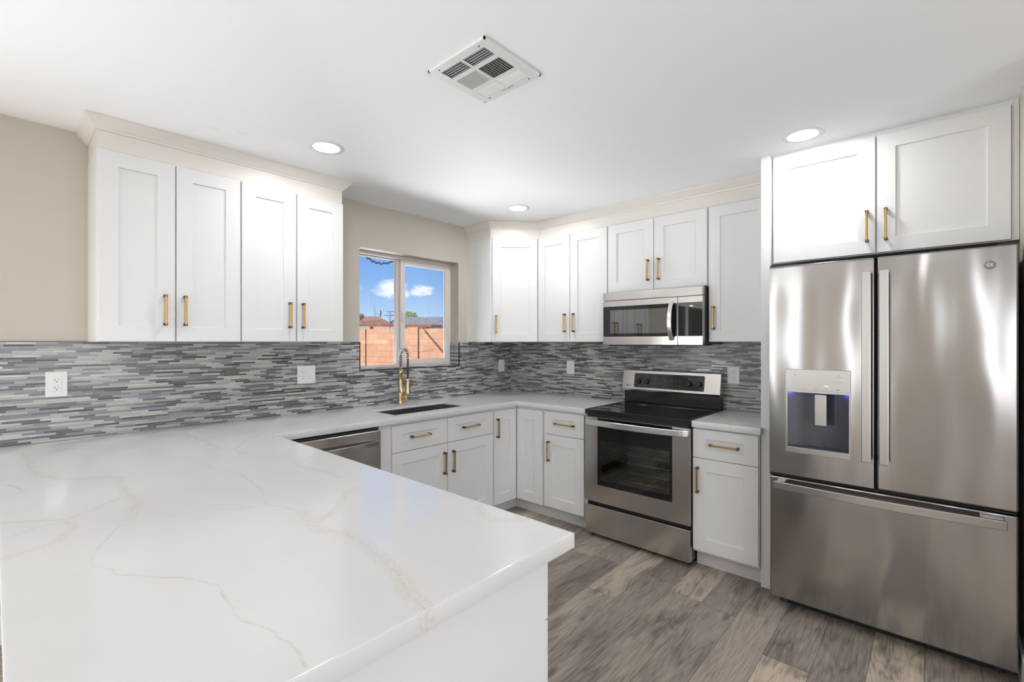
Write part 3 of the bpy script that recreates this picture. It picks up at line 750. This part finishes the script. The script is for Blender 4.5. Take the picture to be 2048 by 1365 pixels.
outlet('white outlet at the far left of the window-wall backsplash', (.008, -3.3465, 1.199), ROT_L, .079, .124, 'o')
outlet('wide white double plate with outlet and switch, left of the window', (.008, -2.111, 1.184), ROT_L, .124, .124, 'os')
outlet('white switch plate on the tile right of the window', (.008, -.155, 1.173), ROT_L, .082, .121, 's')
outlet('white outlet on the back tile between corner and range', (.7435, -.008, 1.174), 0, .083, .124, 'o')
outlet('white outlet on the tile right of the range backguard', (2.153, -.008, 1.172), 0, .083, .124, 'o')

# ---------------------------------------------------------------- sink
t = thing('kitchen_sink', 'rectangular undermount stainless sink below the faucet', 'sink', (.3925, -1.425, .64))
b = MB(); x0, x1, y0_, y1 = -.1462, .1462, -.3277, .3277; zt_ = .9055-.64
v = []
for (a, c, z) in ((x0, y0_, zt_), (x1, y0_, zt_), (x1, y1, zt_), (x0, y1, zt_), (x0+.006, y0_+.006, .0), (x1-.006, y0_+.006, .0), (x1-.006, y1-.006, .0), (x0+.006, y1-.006, .0)): v.append((a, c, z))
b.add(v, [(0, 1, 5, 4), (1, 2, 6, 5), (2, 3, 7, 6), (3, 0, 4, 7), (4, 5, 6, 7)])
o = b.build('basin', 'steel_dark', t); sd = o.modifiers.new('thick', 'SOLIDIFY'); sd.thickness = .0025; sd.offset = 0; bv = o.modifiers.new('bevel', 'BEVEL'); bv.width = .006; bv.segments = 3; bv.limit_method = 'ANGLE'
MB().lathe([(.0, .004), (.035, .004), (.045, .006), (.045, .003), (.0, .001)], 24, 'z').build('drain', 'steel', t)

# ---------------------------------------------------------------- faucet
t = thing('faucet', 'brushed gold spring pull-down kitchen faucet behind the sink', 'faucet', (.078, -1.390, .918))
MB().lathe([(.030, 0), (.030, .006), (.025, .009), (.025, .085), (.0235, .088), (.0175, .0885), (.0175, .235), (.020, .238), (.020, .262), (.0165, .266), (.0, .266)], 28, 'z').build('body', 'champagne_gold', t)
N_ = 260; path = []
H0, RAD = .262, .048
def centre(u):          # hose centreline, u 0..1: up, over, down
    Ls = .122, math.pi*RAD, .030; T = sum(Ls); s_ = u*T
    if s_ < Ls[0]: return Vector((0, 0, H0+s_)), Vector((0, 0, 1))
    s_ -= Ls[0]
    if s_ < Ls[1]:
        a = s_/RAD; return Vector((RAD-RAD*math.cos(a), 0, H0+Ls[0]+RAD*math.sin(a))), Vector((math.sin(a), 0, math.cos(a)))
    s_ -= Ls[1]; return Vector((2*RAD, 0, H0+Ls[0]-s_)), Vector((0, 0, -1))
for i in range(N_*4+1):
    u = i/(N_*4); p, tn = centre(u); n_ = Vector((0, 1, 0)); bb = tn.cross(n_)
    a = 2*math.pi*u*21; path.append(p+(n_*math.cos(a)+bb*math.sin(a))*.0135)
MB().tube(path[::3], .0030, 6).build('spring_coil', 'chrome', t)['label'] = 'bright spring coil arch'
hp = [centre(i/40)[0] for i in range(41)]+[Vector((2*RAD, 0, z)) for z in (.33, .28, .22, .182)]
MB().tube(hp, .0068, 10).build('hose', 'rubber_black', t)['label'] = 'black flexible hose'
MB().lathe([(.0, .0), (.020, .0), (.021, .006), (.0185, .02), (.0165, .085), (.013, .098), (.0, .098)], 24, 'z', (2*RAD, 0, .085)).lathe([(.015, 0), (.015, .02), (.010, .022), (.0, .022)], 20, 'z', (2*RAD, 0, .183), 1).build('spray_head', ['champagne_gold', 'chrome'], t)
MB().tube([(.012, 0, .215), (.05, 0, .205), (2*RAD-.012, 0, .192)], .0035, 8).lathe([(.0175, 0), (.0175, .008), (.0135, .008), (.0135, 0), (.0175, 0)], 20, 'z', (2*RAD, 0, .186)).build('holder_arm', 'champagne_gold', t)
lev = MB().lathe([(.012, 0), (.012, .062), (.010, .064), (0, .064)], 18, 'x', (.022, 0, .052)).lathe([(.011, .0), (.011, .018), (0, .018)], 16, 'z', (.060, 0, .056)).tube([(.066, 0, .060), (.073, .004, .085), (.079, .006, .118)], [.0055, .0045, .004], 8).build('lever', 'champagne_gold', t)

# ---------------------------------------------------------------- dishwasher (front at x = .64, local frame faces the room)
t = thing('dishwasher', 'stainless dishwasher under the counter where the peninsula begins', 'dishwasher', (.612, -2.530, 0), ROT_L)
MB().box(.003, .600, .002, .56, .10, .865).build('case', 'case_grey', t)
MB().box(.0, .603, -.034, 0, .115, .857).build('door', 'steel', t, bevel=.004)
MB().box(.0, .603, .055, .06, 0.0, .10).build('toe_plate', 'black_plastic', t)
pts = [(.022+.56*i/24, -.034-.012-.034*math.sin(math.pi*i/24), .781) for i in range(25)]
b = MB().sweep_rect(pts, .010, .030); b.box(.022, .045, -.048, -.034, .768, .794); b.box(.560, .582, -.048, -.034, .768, .794)
b.build('handle', 'steel_handle', t, bevel=.003)

# ---------------------------------------------------------------- microwave
t = thing('microwave', 'stainless over-the-range microwave with black glass door', 'microwave', (1.318, -.400, 1.388))
MWW, MWH = .759, .397
MB().box(.002, MWW-.002, .036, .396, .006, MWH-.002).build('case', 'case_grey', t, bevel=.002)
MB().box(.0, MWW, .0, .0355, .332, MWH).build('vent_grille', 'steel', t, bevel=.006, seg=3)
dr = MB().recess(.0, .588, .0, .330, .0, .0355, .004, .584, .060, .288, .002, 0, 1).build('door', ['steel', 'black_glass'], t, bevel=.0015)
MB().box(.061, .513, .0012, .003, .084, .260).build('door_glass', 'smoked_glass', dr)
cp = MB().recess(.591, MWW, .0, .330, .0, .0355, .593, MWW-.002, .060, .288, .002, 0, 1).build('control_panel', ['steel', 'smoked_glass'], t, bevel=.0015)
text('clock_display', '9:02', .0145, 'clock_light', cp, (.683, .0012, .264))
pts = [(.548, -.006-.040*math.sin(math.pi*i/20)**.8, .033+.262*i/20) for i in range(21)]
b = MB().sweep_rect(pts, .010, .030, 0, Vector((1, 0, 0))); b.box(.533, .563, -.012, .0015, .030, .050); b.box(.533, .563, -.012, .0015, .278, .298)
b.build('handle', 'steel_bright', t, bevel=.003)
b = MB().box(.07, .55, .05, .25, -.008, .006).box(.60, .72, .05, .30, -.006, .006).box(.02, .06, .05, .15, -.004, .006); b.build('underside_plate', 'black_plastic', t, bevel=.002)

# ---------------------------------------------------------------- range
t = thing('electric_range', 'stainless freestanding electric range with black glass cooktop', 'stove', (1.327, -.660, 0))
RWD = .766
# oven cavity is cut into the case by building it as a shell
b = MB()
b.box(.004, .060, .045, .60, .03, .885); b.box(RWD-.060, RWD-.004, .045, .60, .03, .885); b.box(.060, RWD-.060, .045, .60, .03, .33); b.box(.060, RWD-.060, .045, .60, .79, .885); b.box(.060, RWD-.060, .52, .60, .33, .79)
for px, py in ((.03, .07), (RWD-.03, .07), (.03, .56), (RWD-.03, .56)): b.cyl((px, py, 0), .014, .031, 'z', 12)
b.build('case', 'black_enamel', t)
b = MB(); i0, i1 = .0605, RWD-.0605
b.box(i0, i0+.002, .046, .519, .3305, .7895); b.box(i1-.002, i1, .046, .519, .3305, .7895); b.box(i0, i1, .046, .519, .3305, .3325); b.box(i0, i1, .046, .519, .7875, .7895); b.box(i0, i1, .517, .519, .3305, .7895)
b.build('oven_liner', 'oven_enamel', t)
for z in (.44, .57):
    b = MB()
    for k in range(14): b.tube([(i0+.012+(i1-i0-.024)*k/13, .065, z), (i0+.012+(i1-i0-.024)*k/13, .50, z)], .0018, 6)
    for y in (.065, .28, .50): b.tube([(i0+.004, y, z-.003), (i1-.004, y, z-.003)], .0028, 6)
    b.build('oven_rack', 'rack_wire', t)
dr = MB().recess(0, RWD, .262, .868, 0, .044, .103, .653, .385, .868-.0012, .1, 0, 0, through=True).build('oven_door', 'steel', t, bevel=.003)
b = MB().recess(.1035, .6525, .3855, .8665, .002, .012, .125, .636, .425, .706, .1, 0, 0, through=True)
for k in range(3): b.box(.112, .644, .0005, .003, .828+.011*k, .832+.011*k)
b.build('door_glass_frame', 'black_glass', dr)
MB().box(.1255, .6355, .006, .010, .4255, .7055).build('window_pane', 'oven_glass', dr)
pts = []
for i in range(33):
    u = i/32; pts.append((.012+.742*u, -.008-.052*math.sin(math.pi*u)**.55, .836))
b = MB(); b.sweep_rect(pts, .014, .041)
b.box(.008, .034, -.016, .003, .822, .852); b.box(RWD-.034, RWD-.008, -.016, .003, .822, .852)
b.build('handle', 'steel_bright', dr, bevel=.0045, seg=3)
MB().box(.002, RWD-.002, .004, .044, .030, .233).build('storage_drawer', 'steel', t, bevel=.003)
MB().box(.02, RWD-.02, .030, .044, .234, .260).build('drawer_gap', 'dark_gap', t)
b = MB()
for k in range(14): b.box(RWD, RWD+.0006, .012, .030, .775+.006*k, .778+.006*k)
b.build('side_vent', 'dark_gap', dr)
MB().box(.012, RWD-.012, .012, .045, .869, .889).build('vent_strip', 'black_plastic', t)
ck = MB().recess(0, RWD, 0, .57, 0, .031, .012, RWD-.012, .014, .50, .0025, 0, 1)
for i, v_ in enumerate(ck.v): ck.v[i] = (v_[0], v_[2]-.004, .9215-v_[1])
ck = ck.build('cooktop', ['black_enamel', 'black_glass'], t, bevel=.003)
# backguard
bg = MB().box(-.008, RWD-.008, .60, .642, .890, 1.0175).build('backguard_base', 'black_enamel', t, bevel=.002)
yf = .570
b = MB().prism([(.570, 1.015), (.562, 1.030), (.590, 1.180), (.600, 1.183), (.644, 1.183), (.644, 1.015)], -.012, RWD-.004, 0, 'x')
bp_ = b.build('control_panel', 'steel', t, bevel=.003)
b = MB(); tl = math.atan2(.028, .150)
def on_panel(x, z): return (x, .562+.028*(z-1.030)/.150, z)
def rrect(b, x0, x1, z0, z1, r, off, th, mi=0):
    poly = []
    for cx, cz, a0 in ((x1-r, z1-r, 0), (x0+r, z1-r, 90), (x0+r, z0+r, 180), (x1-r, z0+r, 270)):
        for k in range(5): a = R(a0+22.5*k); poly.append((cx+r*math.cos(a), cz+r*math.sin(a)))
    n = len(poly); v = [(x, on_panel(x, z)[1]-off, z) for x, z in poly]+[(x, on_panel(x, z)[1]-off+th, z) for x, z in poly]
    b.add(v, [tuple(range(n)), tuple(range(2*n-1, n-1, -1))]+[(i, (i+1) % n, (i+1) % n+n, i+n) for i in range(n)], mi)
rrect(b, .093, .648, 1.046, 1.158, .008, .0025, .006); b.build('control_glass', 'black_glass', bp_)
def mark(x0, x1, z0, z1):
    b = MB(); rrect(b, x0, x1, z0, z1, .0007, .0029, .0006); b.build('button_mark', 'mark_grey', bp_)
for k in range(3):
    for r_ in range(2):
        x = .235+.028*k; z = 1.085+.035*r_; mark(x, x+.012, z, z+.0016)
        x = .400+.030*k; z = 1.075+.037*r_; mark(x, x+.014, z, z+.0016)
for x in (.132, .203, .537, .611): mark(x-.006, x+.006, 1.130, 1.1325); mark(x-.004, x+.004, 1.136, 1.1385)
b = MB(); rrect(b, .340, .372, 1.100, 1.118, .002, .0029, .0006); b.build('clock_window', 'mark_dark', bp_)
kb = None
for x in (.132, .203, .537, .611):
    if kb is None:
        kb = MB().lathe([(.0, -.020), (.015, -.020), (.018, -.017), (.0195, 0), (.0195, .004), (0, .004)], 28, 'y').box(-.003, .003, -.026, -.018, -.015, .015).box(-.0008, .0008, -.0268, -.0258, .002, .014, 1).build('knob', ['black_plastic', 'mark_grey'], bp_, bevel=.0006)
        k_ = kb
    else:
        k_ = kb.copy(); col.objects.link(k_)
        k_.parent = bp_
    p = on_panel(x, 1.094); k_.location = (p[0], p[1]-.0045, p[2]); k_.rotation_euler = (-tl, 0, 0)
lg = MB().cyl((.034, on_panel(0, 1.058)[1]-.0012, 1.058), .0062, .003, 'y', 20, 0, False).build('brand_emblem', 'logo_red', bp_)
text('brand_letters', 'LG', .016, 'mark_dark', bp_, (.053, on_panel(0, 1.058)[1]-.001, 1.058), (R(90)-tl, 0, 0))

# ---------------------------------------------------------------- refrigerator
FX0, FX1, FY = 2.5655, 3.4735, -.783
t = thing('refrigerator', 'large stainless french-door refrigerator with water dispenser', 'refrigerator', (FX0, FY, 0))
FW = FX1-FX0
b = MB().box(.004, FW-.004, .072, .74, .035, 1.778)
for px in (.05, FW-.05):
    for py in (.11, .70): b.cyl((px, py, 0), .018, .036, 'z', 12)
b.build('case', 'case_grey', t, bevel=.004)
MB().box(.03, FW-.03, .10, .13, .0, .034).build('base_grille', 'black_plastic', t)
MB().box(.012, FW-.012, .02, .074, .700, .712).box(.446, .452, .02, .074, .712, 1.79).build('gasket', 'dark_gap', t)
for q in ((.0, .06, .012, .11, 1.8065, 1.815), (FW-.06, FW, .012, .11, 1.8065, 1.815), (.0, .09, .006, .05, .703, .711), (FW-.10, FW-.004, .006, .05, .703, .711)): MB().box(*q).build('hinge_cover', 'black_plastic', t, bevel=.002)
# left door with dispenser bay
ld = MB().recess(.0, .4445, .715, 1.806, 0, .071, .0805, .3505, .864, 1.158, .062, 0, 1).build('left_door', ['steel_fridge', 'bay_grey'], t, bevel=.007, seg=4)
rd = MB().box(.4545, FW, .715, 1.806, 0, .071)
rd = MB().box(.4545, FW, 0, .071, .715, 1.806).build('right_door', 'steel_fridge', t, bevel=.007, seg=4)
fz = MB().box(.002, FW, .002, .071, .062, .699).build('freezer_drawer', 'steel_fridge', t, bevel=.007, seg=4)
for par, x0 in ((ld, .4005), (rd, .4655)):
    b = MB().box(x0, x0+.0355, -.058, -.043, .846, 1.738); b.box(x0+.006, x0+.030, -.044, .001, .852, .872); b.box(x0+.006, x0+.030, -.044, .001, 1.712, 1.732)
    b.build('handle', 'steel_handle', par, bevel=.003)
pts = [(.034+.838*i/30, -.052-.022*math.sin(math.pi*i/30), .668) for i in range(31)]
b = MB().sweep_rect(pts, .013, .038); b.box(.036, .075, -.05, .003, .655, .681); b.box(.795, .868, -.05, .003, .655, .681)
b.build('handle', 'steel_handle', fz, bevel=.003)
# dispenser
dp = MB().recess(.0765, .3555, .836, 1.268, -.004, .003, .0865, .3475, .866, 1.148, .1, 0, 0, through=True)
dp = dp.build('dispenser_frame', 'steel_handle', ld, bevel=.0015)
MB().box(.0775, .3545, -.0065, -.0035, 1.161, 1.267).build('dispenser_panel', 'steel_handle', ld, bevel=.001)
pn = bpy.data.objects['dispenser_panel']
b = MB().box(.0812, .3498, .010, .0615, .8645, .8655+.006)
vv = []; nseg = 14
for k in range(nseg+1):
    a = k/nseg; vv.append((.082+.267*a, .020+.040*math.sin(math.pi*a)))
b = MB().prism([(p, q) for p, q in vv]+[(.349, .061), (.082, .061)], .866, 1.157).build('bay_liner', 'bay_grey', ld)
MB().box(.082, .349, .001, .060, .8645, .870).build('drip_tray', 'case_grey', ld, bevel=.001)
MB().box(.205, .256, .002, .008, .987, 1.142).build('paddle', 'steel_handle', ld, bevel=.002)
MB().box(.203, .226, .004, .026, 1.140, 1.157).build('nozzle', 'black_plastic', ld, bevel=.001)
MB().box(.090, .104, .012, .020, 1.149, 1.155).build('bay_light', 'blue_led', ld); MB().box(.326, .340, .012, .020, 1.149, 1.155).build('bay_light', 'blue_led', ld)
b = MB()
for x, z, w in ((.115, 1.238, .014), (.115, 1.205, .012), (.113, 1.170, .010), (.160, 1.171, .012), (.205, 1.170, .016), (.301, 1.240, .014), (.290, 1.232, .034), (.294, 1.207, .026), (.252, 1.172, .006)):
    MB().box(x, x+w, -.0070, -.0063, z, z+.0016).build('panel_mark', 'mark_grey', pn)
text('light_label', 'Light', .008, 'mark_dark', pn, (.3035, -.0066, 1.1725))
MB().box(.246, .266, -.0070, -.0063, 1.186, 1.189).build('panel_lamp', 'clock_light', pn)
bd = MB().lathe([(.0, -.002), (.0165, -.002), (.0185, -.0005), (.0185, .002), (0, .002)], 32, 'y', (.826, 0, 1.727)).build('badge', 'mark_grey', rd)
text('badge_letters', 'GE', .016, 'chrome', bd, (.826, -.0022, 1.727))

# ---------------------------------------------------------------- ceiling fittings
def downlight(x, y, label):
    t = thing('recessed_light', label, 'light', (x, y, CEIL), 0, 'round recessed ceiling lights')
    MB().lathe([(.066, -.002), (.088, -.004), (.092, -.0005), (.066, -.0005), (.066, -.002)], 48, 'z', caps=False).build('trim_ring', 'white_metal', t)
    MB().lathe([(.0, -.0062), (.045, -.0055), (.064, -.0028), (.0665, -.0008), (0, -.0008)], 48, 'z').build('lens', 'lens_light', t)
    return t
l0 = downlight(.758, -2.338, 'round recessed ceiling light nearest the four-door cabinet run')
dup(l0, (.770, -.770, CEIL), None, 'round recessed ceiling light in front of the diagonal corner cabinet')
dup(l0, (2.718, -.775, CEIL), None, 'round recessed ceiling light in front of the refrigerator cabinet')
for x, y, s_ in ((1.3, -4.9, 'in the dining area by the patio door'), (3.2, -4.9, 'in the dining area behind the camera'), (5.0, -4.9, 'in the dining area by the far wall'), (1.3, -6.5, 'at the rear left of the dining area'), (3.2, -6.5, 'at the rear middle of the dining area'), (5.0, -6.5, 'at the rear right of the dining area'), (4.9, -2.6, 'near the far right wall')):
    dup(l0, (x, y, CEIL), None, 'round recessed ceiling light '+s_)  # unseen downlights added to light the room behind the camera

# ceiling register, 0.31 m square, six louvre banks
t = thing('ceiling_vent', 'square white louvered air vent in the ceiling', 'vent', (1.908, -2.262, CEIL))
H_ = .156
b = MB()
I_ = H_-.006
us_ = [-I_, -.120, -.005, .005, .120, I_]; vs_ = [-I_, -.123, -.064, -.044, .044, .064, .123, I_]
for i in range(5):
    for j in range(7):
        if not (i in (1, 3) and j in (1, 3, 5)): b.box(us_[i], us_[i+1], vs_[j], vs_[j+1], -.009, -.006)
b.box(-H_, -H_+.006, -H_, H_, -.009, 0); b.box(H_-.006, H_, -H_, H_, -.009, 0); b.box(-H_, H_, -H_, -H_+.006, -.009, 0); b.box(-H_, H_, H_-.006, H_, -.009, 0)
for px, py in ((-.11, .138), (.11, .138), (-.11, -.138), (.11, -.138)): b.cyl((px, py, -.0105), .003, .002, 'z', 10, 1)
b.build('frame', ['white_metal', 'slot_dark'], t)
MB().box(-.125, .125, -.125, .125, -.0015, -.0005).build('damper', 'duct_grey', t)
for i in (1, 3):
    for j in (1, 3, 5):
        b = MB(); u0, u1, v0, v1 = us_[i], us_[i+1], vs_[j], vs_[j+1]; w_ = .0048
        n, s_ = (5, -1 if j == 1 else 1) if j != 3 else (10, 1 if i == 3 else -1)
        for k in range(n):
            if j != 3:
                c = v0+(v1-v0)*(k+.5)/n; b.add([(u0, c-w_*s_, -.0025), (u1, c-w_*s_, -.0025), (u1, c+w_*s_*.7, -.0092), (u0, c+w_*s_*.7, -.0092)], [(0, 1, 2, 3)])
            else:
                c = u0+(u1-u0)*(k+.5)/n; b.add([(c-w_*s_, v0, -.0025), (c-w_*s_, v1, -.0025), (c+w_*s_*.7, v1, -.0092), (c+w_*s_*.7, v0, -.0092)], [(0, 1, 2, 3)])
        o = b.build('louver_bank', 'white_metal', t); sd = o.modifiers.new('thick', 'SOLIDIFY'); sd.thickness = .0008
MB().box(-.030, .030, .132, .134, -.0096, -.0089, 0).box(-.002, .002, .1315, .1345, -.026, -.009, 1).build('damper_lever', ['slot_dark', 'white_metal'], t)

# ---------------------------------------------------------------- outside the kitchen window
g = MB().box(-70, -.2, -45, 75, -.15, -.12).build('ground', 'gravel'); struct(g)
g = MB().box(-.2, 60, -45, -7.7, -.15, -.12).box(-.2, 60, .2, 75, -.15, -.12).box(6.4, 60, -7.7, .2, -.15, -.12).build('ground_rear', 'concrete'); struct(g)
az = math.atan2(-.19, -.98)
P0 = Vector((-10.3, 5.8, 0)); D = Vector((-.98, -.19, 0)).normalized()
def fence(label, s0, s1, z1, off=0., th=.15):
    p = P0+D*s0+Vector((-D.y, D.x, 0))*(-off)
    o = MB().box(0, s1-s0, -th/2, th/2, 0, z1+.12).build('block_wall', 'block_wall'); o.location = (p.x, p.y, -.12); o.rotation_euler = (0, 0, math.atan2(D.y, D.x)); return tag(o, label, 'wall')
fence('peach concrete block garden wall outside the left window pane', -.35, 1.64, 1.87)
fence('peach block garden wall section at far left of the window view', 1.66, 9.0, 1.84, .05)
fence('peach block garden wall seen through the right sash', -9.0, -.86, 1.85)
p = P0+D*(-.84); o = MB().box(0, .47, -.11, .11, 0, 2.03).build('block_pillar', 'block_wall'); o.location = (p.x, p.y, -.12); o.rotation_euler = (0, 0, math.atan2(D.y, D.x)); tag(o, 'slightly taller peach block pillar in the garden wall', 'pillar')
N2 = Vector((D.y, -D.x, 0)); N2 = N2 if N2.y < 0 else -N2
def fpt(s_, z, off): q = P0+D*s_+N2*off; return (q.x, q.y, z)
MB().tube([fpt(-1.13, 1.86, .16), fpt(-1.90, 1.16, .16), fpt(-2.4, .70, .16)], .014, 8).build('slanted_cable', 'wire'); tag(bpy.data.objects['slanted_cable'], 'thin dark cable slanting down against the garden wall', 'cable')  # thin tube put in for a slanting shadow line
for s_, lb in ((1.65, 'left'), (-.85, 'right')):
    o = MB().tube([fpt(s_, -.1, .09), fpt(s_, 1.86, .09)], .018, 8).build('expansion_joint', 'wire'); tag(o, 'dark vertical joint strip on the garden wall, %s one' % lb, 'joint')  # dark tubes stand in for shaded gaps at the wall steps

def V3_(a, b, c): return Vector((a, b, c))
# left brown-roofed house: hip roof, walls, fascia
def quad_roof(name, pts, material, parent, th=.12):
    b = MB(); n = len(pts); v = [Vector(p) for p in pts]; b.add(v+[q-Vector((0, 0, th)) for q in v], [tuple(range(n)), tuple(range(2*n-1, n-1, -1))]+[(i, (i+1) % n, (i+1) % n+n, i+n) for i in range(n)])
    return b.build(name, material, parent)
h = thing('house', 'neighbouring house with brown shingle hip roof behind the wall', 'house')
quad_roof('roof', [(-41.0, 11.0, 3.66), (-32.1, 18.5, 3.62), (-31.2, 19.3, 3.0), (-38.8, 12.4, 2.96)][::-1], 'shingle_brown', h)
quad_roof('roof', [(-41.0, 11.0, 3.66), (-32.1, 18.5, 3.62), (-33.6, 20.6, 3.0), (-43.5, 12.2, 3.0)], 'shingle_brown', h)
b = MB(); b.add([(-38.9, 12.6, -.1), (-31.5, 19.1, -.1), (-33.4, 20.3, -.1), (-43, 12.3, -.1), (-38.9, 12.6, 2.95), (-31.5, 19.1, 2.95), (-33.4, 20.3, 2.95), (-43, 12.3, 2.95)], [(0, 1, 5, 4), (1, 2, 6, 5), (2, 3, 7, 6), (3, 0, 4, 7), (4, 5, 6, 7)]); b.build('house_wall', 'stucco', h)
MB().lathe([(.12, 0), (.12, .18), (.26, .2), (.26, .38), (.16, .46), (0, .46)], 16, 'z', (-33.2, 17.55, 3.40)).build('roof_vent', 'shingle_brown', h)
# red patio beam roof
h = thing('patio_cover', 'low red-brown patio roof edge just above the garden wall', 'patio roof')
quad_roof('roof', [(-23.9, 12.4, 2.58), (-20.7, 15.25, 2.52), (-22.4, 17.5, 2.62), (-25.6, 14.6, 2.66)], 'fascia_red', h, .16)
for q in ((-23.7, 12.8), (-21.0, 15.2)): MB().box(q[0]-.08, q[0]+.08, q[1]-.08, q[1]+.08, -.12, 2.42).build('post', 'fascia_red', h)
# grey house with gable to the right
h = thing('house', 'neighbouring house with grey shingle roof seen in the right pane', 'house')
quad_roof('roof', [(-33.0, 20.4, 3.08), (-32.4, 20.9, 3.66), (-27.8, 25.6, 3.70), (-28.4, 21.9, 2.83), (-30.1, 20.3, 2.83)], 'shingle_grey', h)
b = MB(); b.add([(-32.9, 20.5, 0), (-30.3, 20.6, 0), (-28.2, 22.3, 0), (-30.5, 25.5, 0), (-32.9, 20.5, 2.95), (-30.3, 20.6, 2.75), (-28.2, 22.3, 2.75), (-30.5, 25.5, 2.9)], [(0, 1, 5, 4), (1, 2, 6, 5), (2, 3, 7, 6), (3, 0, 4, 7), (4, 5, 6, 7)]); b.build('house_wall', 'stucco_grey', h)
MB().tube([(-33.0, 20.3, 3.12), (-32.45, 20.75, 3.68), (-31.9, 21.3, 3.60)], .06, 6).build('fascia', 'fascia_teal', h)
h = thing('house', 'lighter grey gable roof at the right edge of the window view', 'house')
quad_roof('roof', [(-25.6, 19.0, 2.72), (-24.7, 19.8, 3.22), (-22.8, 21.8, 3.22), (-23.5, 19.2, 2.6)], 'shingle_grey', h)
MB().box(-25.1, -23.3, 19.4, 21.0, -.1, 2.7).build('house_wall', 'stucco_grey', h)
# satellite dish, antenna, pole
h = thing('satellite_dish', 'dark satellite dish standing above the brown roof', 'satellite dish', (-32.17, 18.79, 3.42), R(-35))
MB().tube([(0, 0, .0), (0, 0, .38)], .035, 8).build('mast', 'wire', h)
o = MB().lathe([(.0, .10), (.16, .075), (.30, .0), (.31, .01), (.16, .09), (0, .115)], 24, 'y', (0, 0, .50)).build('dish', 'dish_grey', h)
MB().tube([(0, -.02, .34), (0, -.42, .46)], .018, 6).build('feed_arm', 'wire', h)
h = thing('antenna', 'thin lattice antenna mast beside the satellite dish', 'antenna', (-32.8, 18.64, 3.3))
b = MB()
for a in (0, 120, 240): b.tube([(.07*math.cos(R(a)), .07*math.sin(R(a)), 0), (.05*math.cos(R(a)), .05*math.sin(R(a)), 1.25)], .009, 5)
for k in range(8):
    for a in (0, 120, 240): b.tube([(.066*math.cos(R(a)), .066*math.sin(R(a)), .15*k), (.064*math.cos(R(a+120)), .064*math.sin(R(a+120)), .15*k+.14)], .006, 4)
b.build('lattice', 'mark_grey', h)
h = thing('utility_pole', 'distant utility pole with crossarm between the two houses', 'pole', (-35.6, 22.0, -.12))
MB().tube([(0, 0, 0), (0, 0, 4.5)], .07, 8).build('shaft', 'mark_grey', h)
MB().tube([(-.35, -.5, 4.12), (.35, .5, 4.12)], .045, 6).tube([(-.2, -.28, 4.45), (.2, .28, 4.5)], .03, 6).build('crossarm', 'mark_grey', h)
# tree
h = thing('tree', 'small yellow-green tree above the grey roof', 'tree', (-42.4, 29.2, -.12))
MB().tube([(0, 0, 0), (.1, .1, 2), (0, 0, 4)], [.18, .14, .08], 8).build('trunk', 'bark', h)
b = MB(); rl = random.Random(5)
for k in range(2600):
    a = rl.uniform(0, 6.283); ph = rl.uniform(-1, 1); rr = rl.random()**.4; q = Vector((math.cos(a)*math.sqrt(1-ph*ph), math.sin(a)*math.sqrt(1-ph*ph), ph))*rr
    c = Vector((q.x*1.0, q.y*1.0, 4.3+q.z*.85))
    if math.sin(c.x*4+1)*math.sin(c.y*5)*math.sin(c.z*4) > .25: continue
    u = Vector((rl.uniform(-1, 1), rl.uniform(-1, 1), rl.uniform(-1, 1))).normalized()*.10; w_ = u.orthogonal().normalized()*.05
    b.add([c-u, c+w_, c+u, c-w_], [(0, 1, 2, 3)])
b.build('foliage', 'leaf', h)
# overhead wires
def wire_obj(label, pts, r=.006, twist=False):
    P = [Vector(p) for p in pts]; L = []
    for k in range(len(P)-1):
        for j in range(12):
            u = j/12; q = P[k].lerp(P[k+1], u); L.append(q)
    L.append(P[-1]); o = MB().tube(L, r, 6)
    if twist:
        L2 = [q+Vector((0, 0, .028*math.sin(i*1.05))) for i, q in enumerate(L)]; o.tube(L2, r*1.2, 6)
    o = o.build('overhead_wire', 'wire'); return tag(o, label, 'wire')
wire_obj('twisted black service cable sagging across the top of the left pane', [(-8.2, 2.3, 3.95), (-7.62, 2.82, 3.62), (-7.45, 2.97, 3.47), (-7.28, 3.13, 3.41), (-7.0, 3.38, 3.49), (-5.9, 4.3, 3.75)], .013, True)
wire_obj('thin straight overhead wire running above the twisted cable', [(-9.6, 1.2, 4.35), (-7.0, 3.38, 3.56), (-6.13, 4.17, 3.28), (-4.6, 5.5, 2.9)], .007)
wire_obj('faint lower overhead wire in the right pane', [(-8.1, 3.6, 3.9), (-7.4, 4.1, 3.62), (-5.4, 5.8, 3.3)], .006)
# trees and yard seen by reflection through the patio door
for i, (x, y, s_) in enumerate(((-6.0, -9.0, 1.0), (-9.5, -13.5, 1.3), (-3.7, -13.6, .5), (-10.5, -6.5, 1.2))):
    h = thing('tree', ['leafy tree beyond the patio', 'tall leafy tree at the yard corner', 'leafy tree behind the dining room', 'leafy tree facing the patio door'][i], 'tree', (x, y, -.12))
    MB().tube([(0, 0, 0), (.05, .1, 1.4*s_), (0, 0, 2.6*s_)], [.16, .12, .06], 8).build('trunk', 'bark', h)
    b = MB()
    for k in range(1500):
        a = rl.uniform(0, 6.283); ph = rl.uniform(-1, 1); rr = rl.random()**.35; c = Vector((math.cos(a)*math.sqrt(1-ph*ph)*1.5*s_*rr, math.sin(a)*math.sqrt(1-ph*ph)*1.5*s_*rr, 2.7*s_+ph*1.7*s_*rr))
        u = Vector((rl.uniform(-1, 1), rl.uniform(-1, 1), rl.uniform(-1, 1))).normalized()*.16; w_ = u.orthogonal().normalized()*.08
        b.add([c-u, c+w_, c+u, c-w_], [(0, 1, 2, 3)])
    b.build('foliage', 'leaf', h)
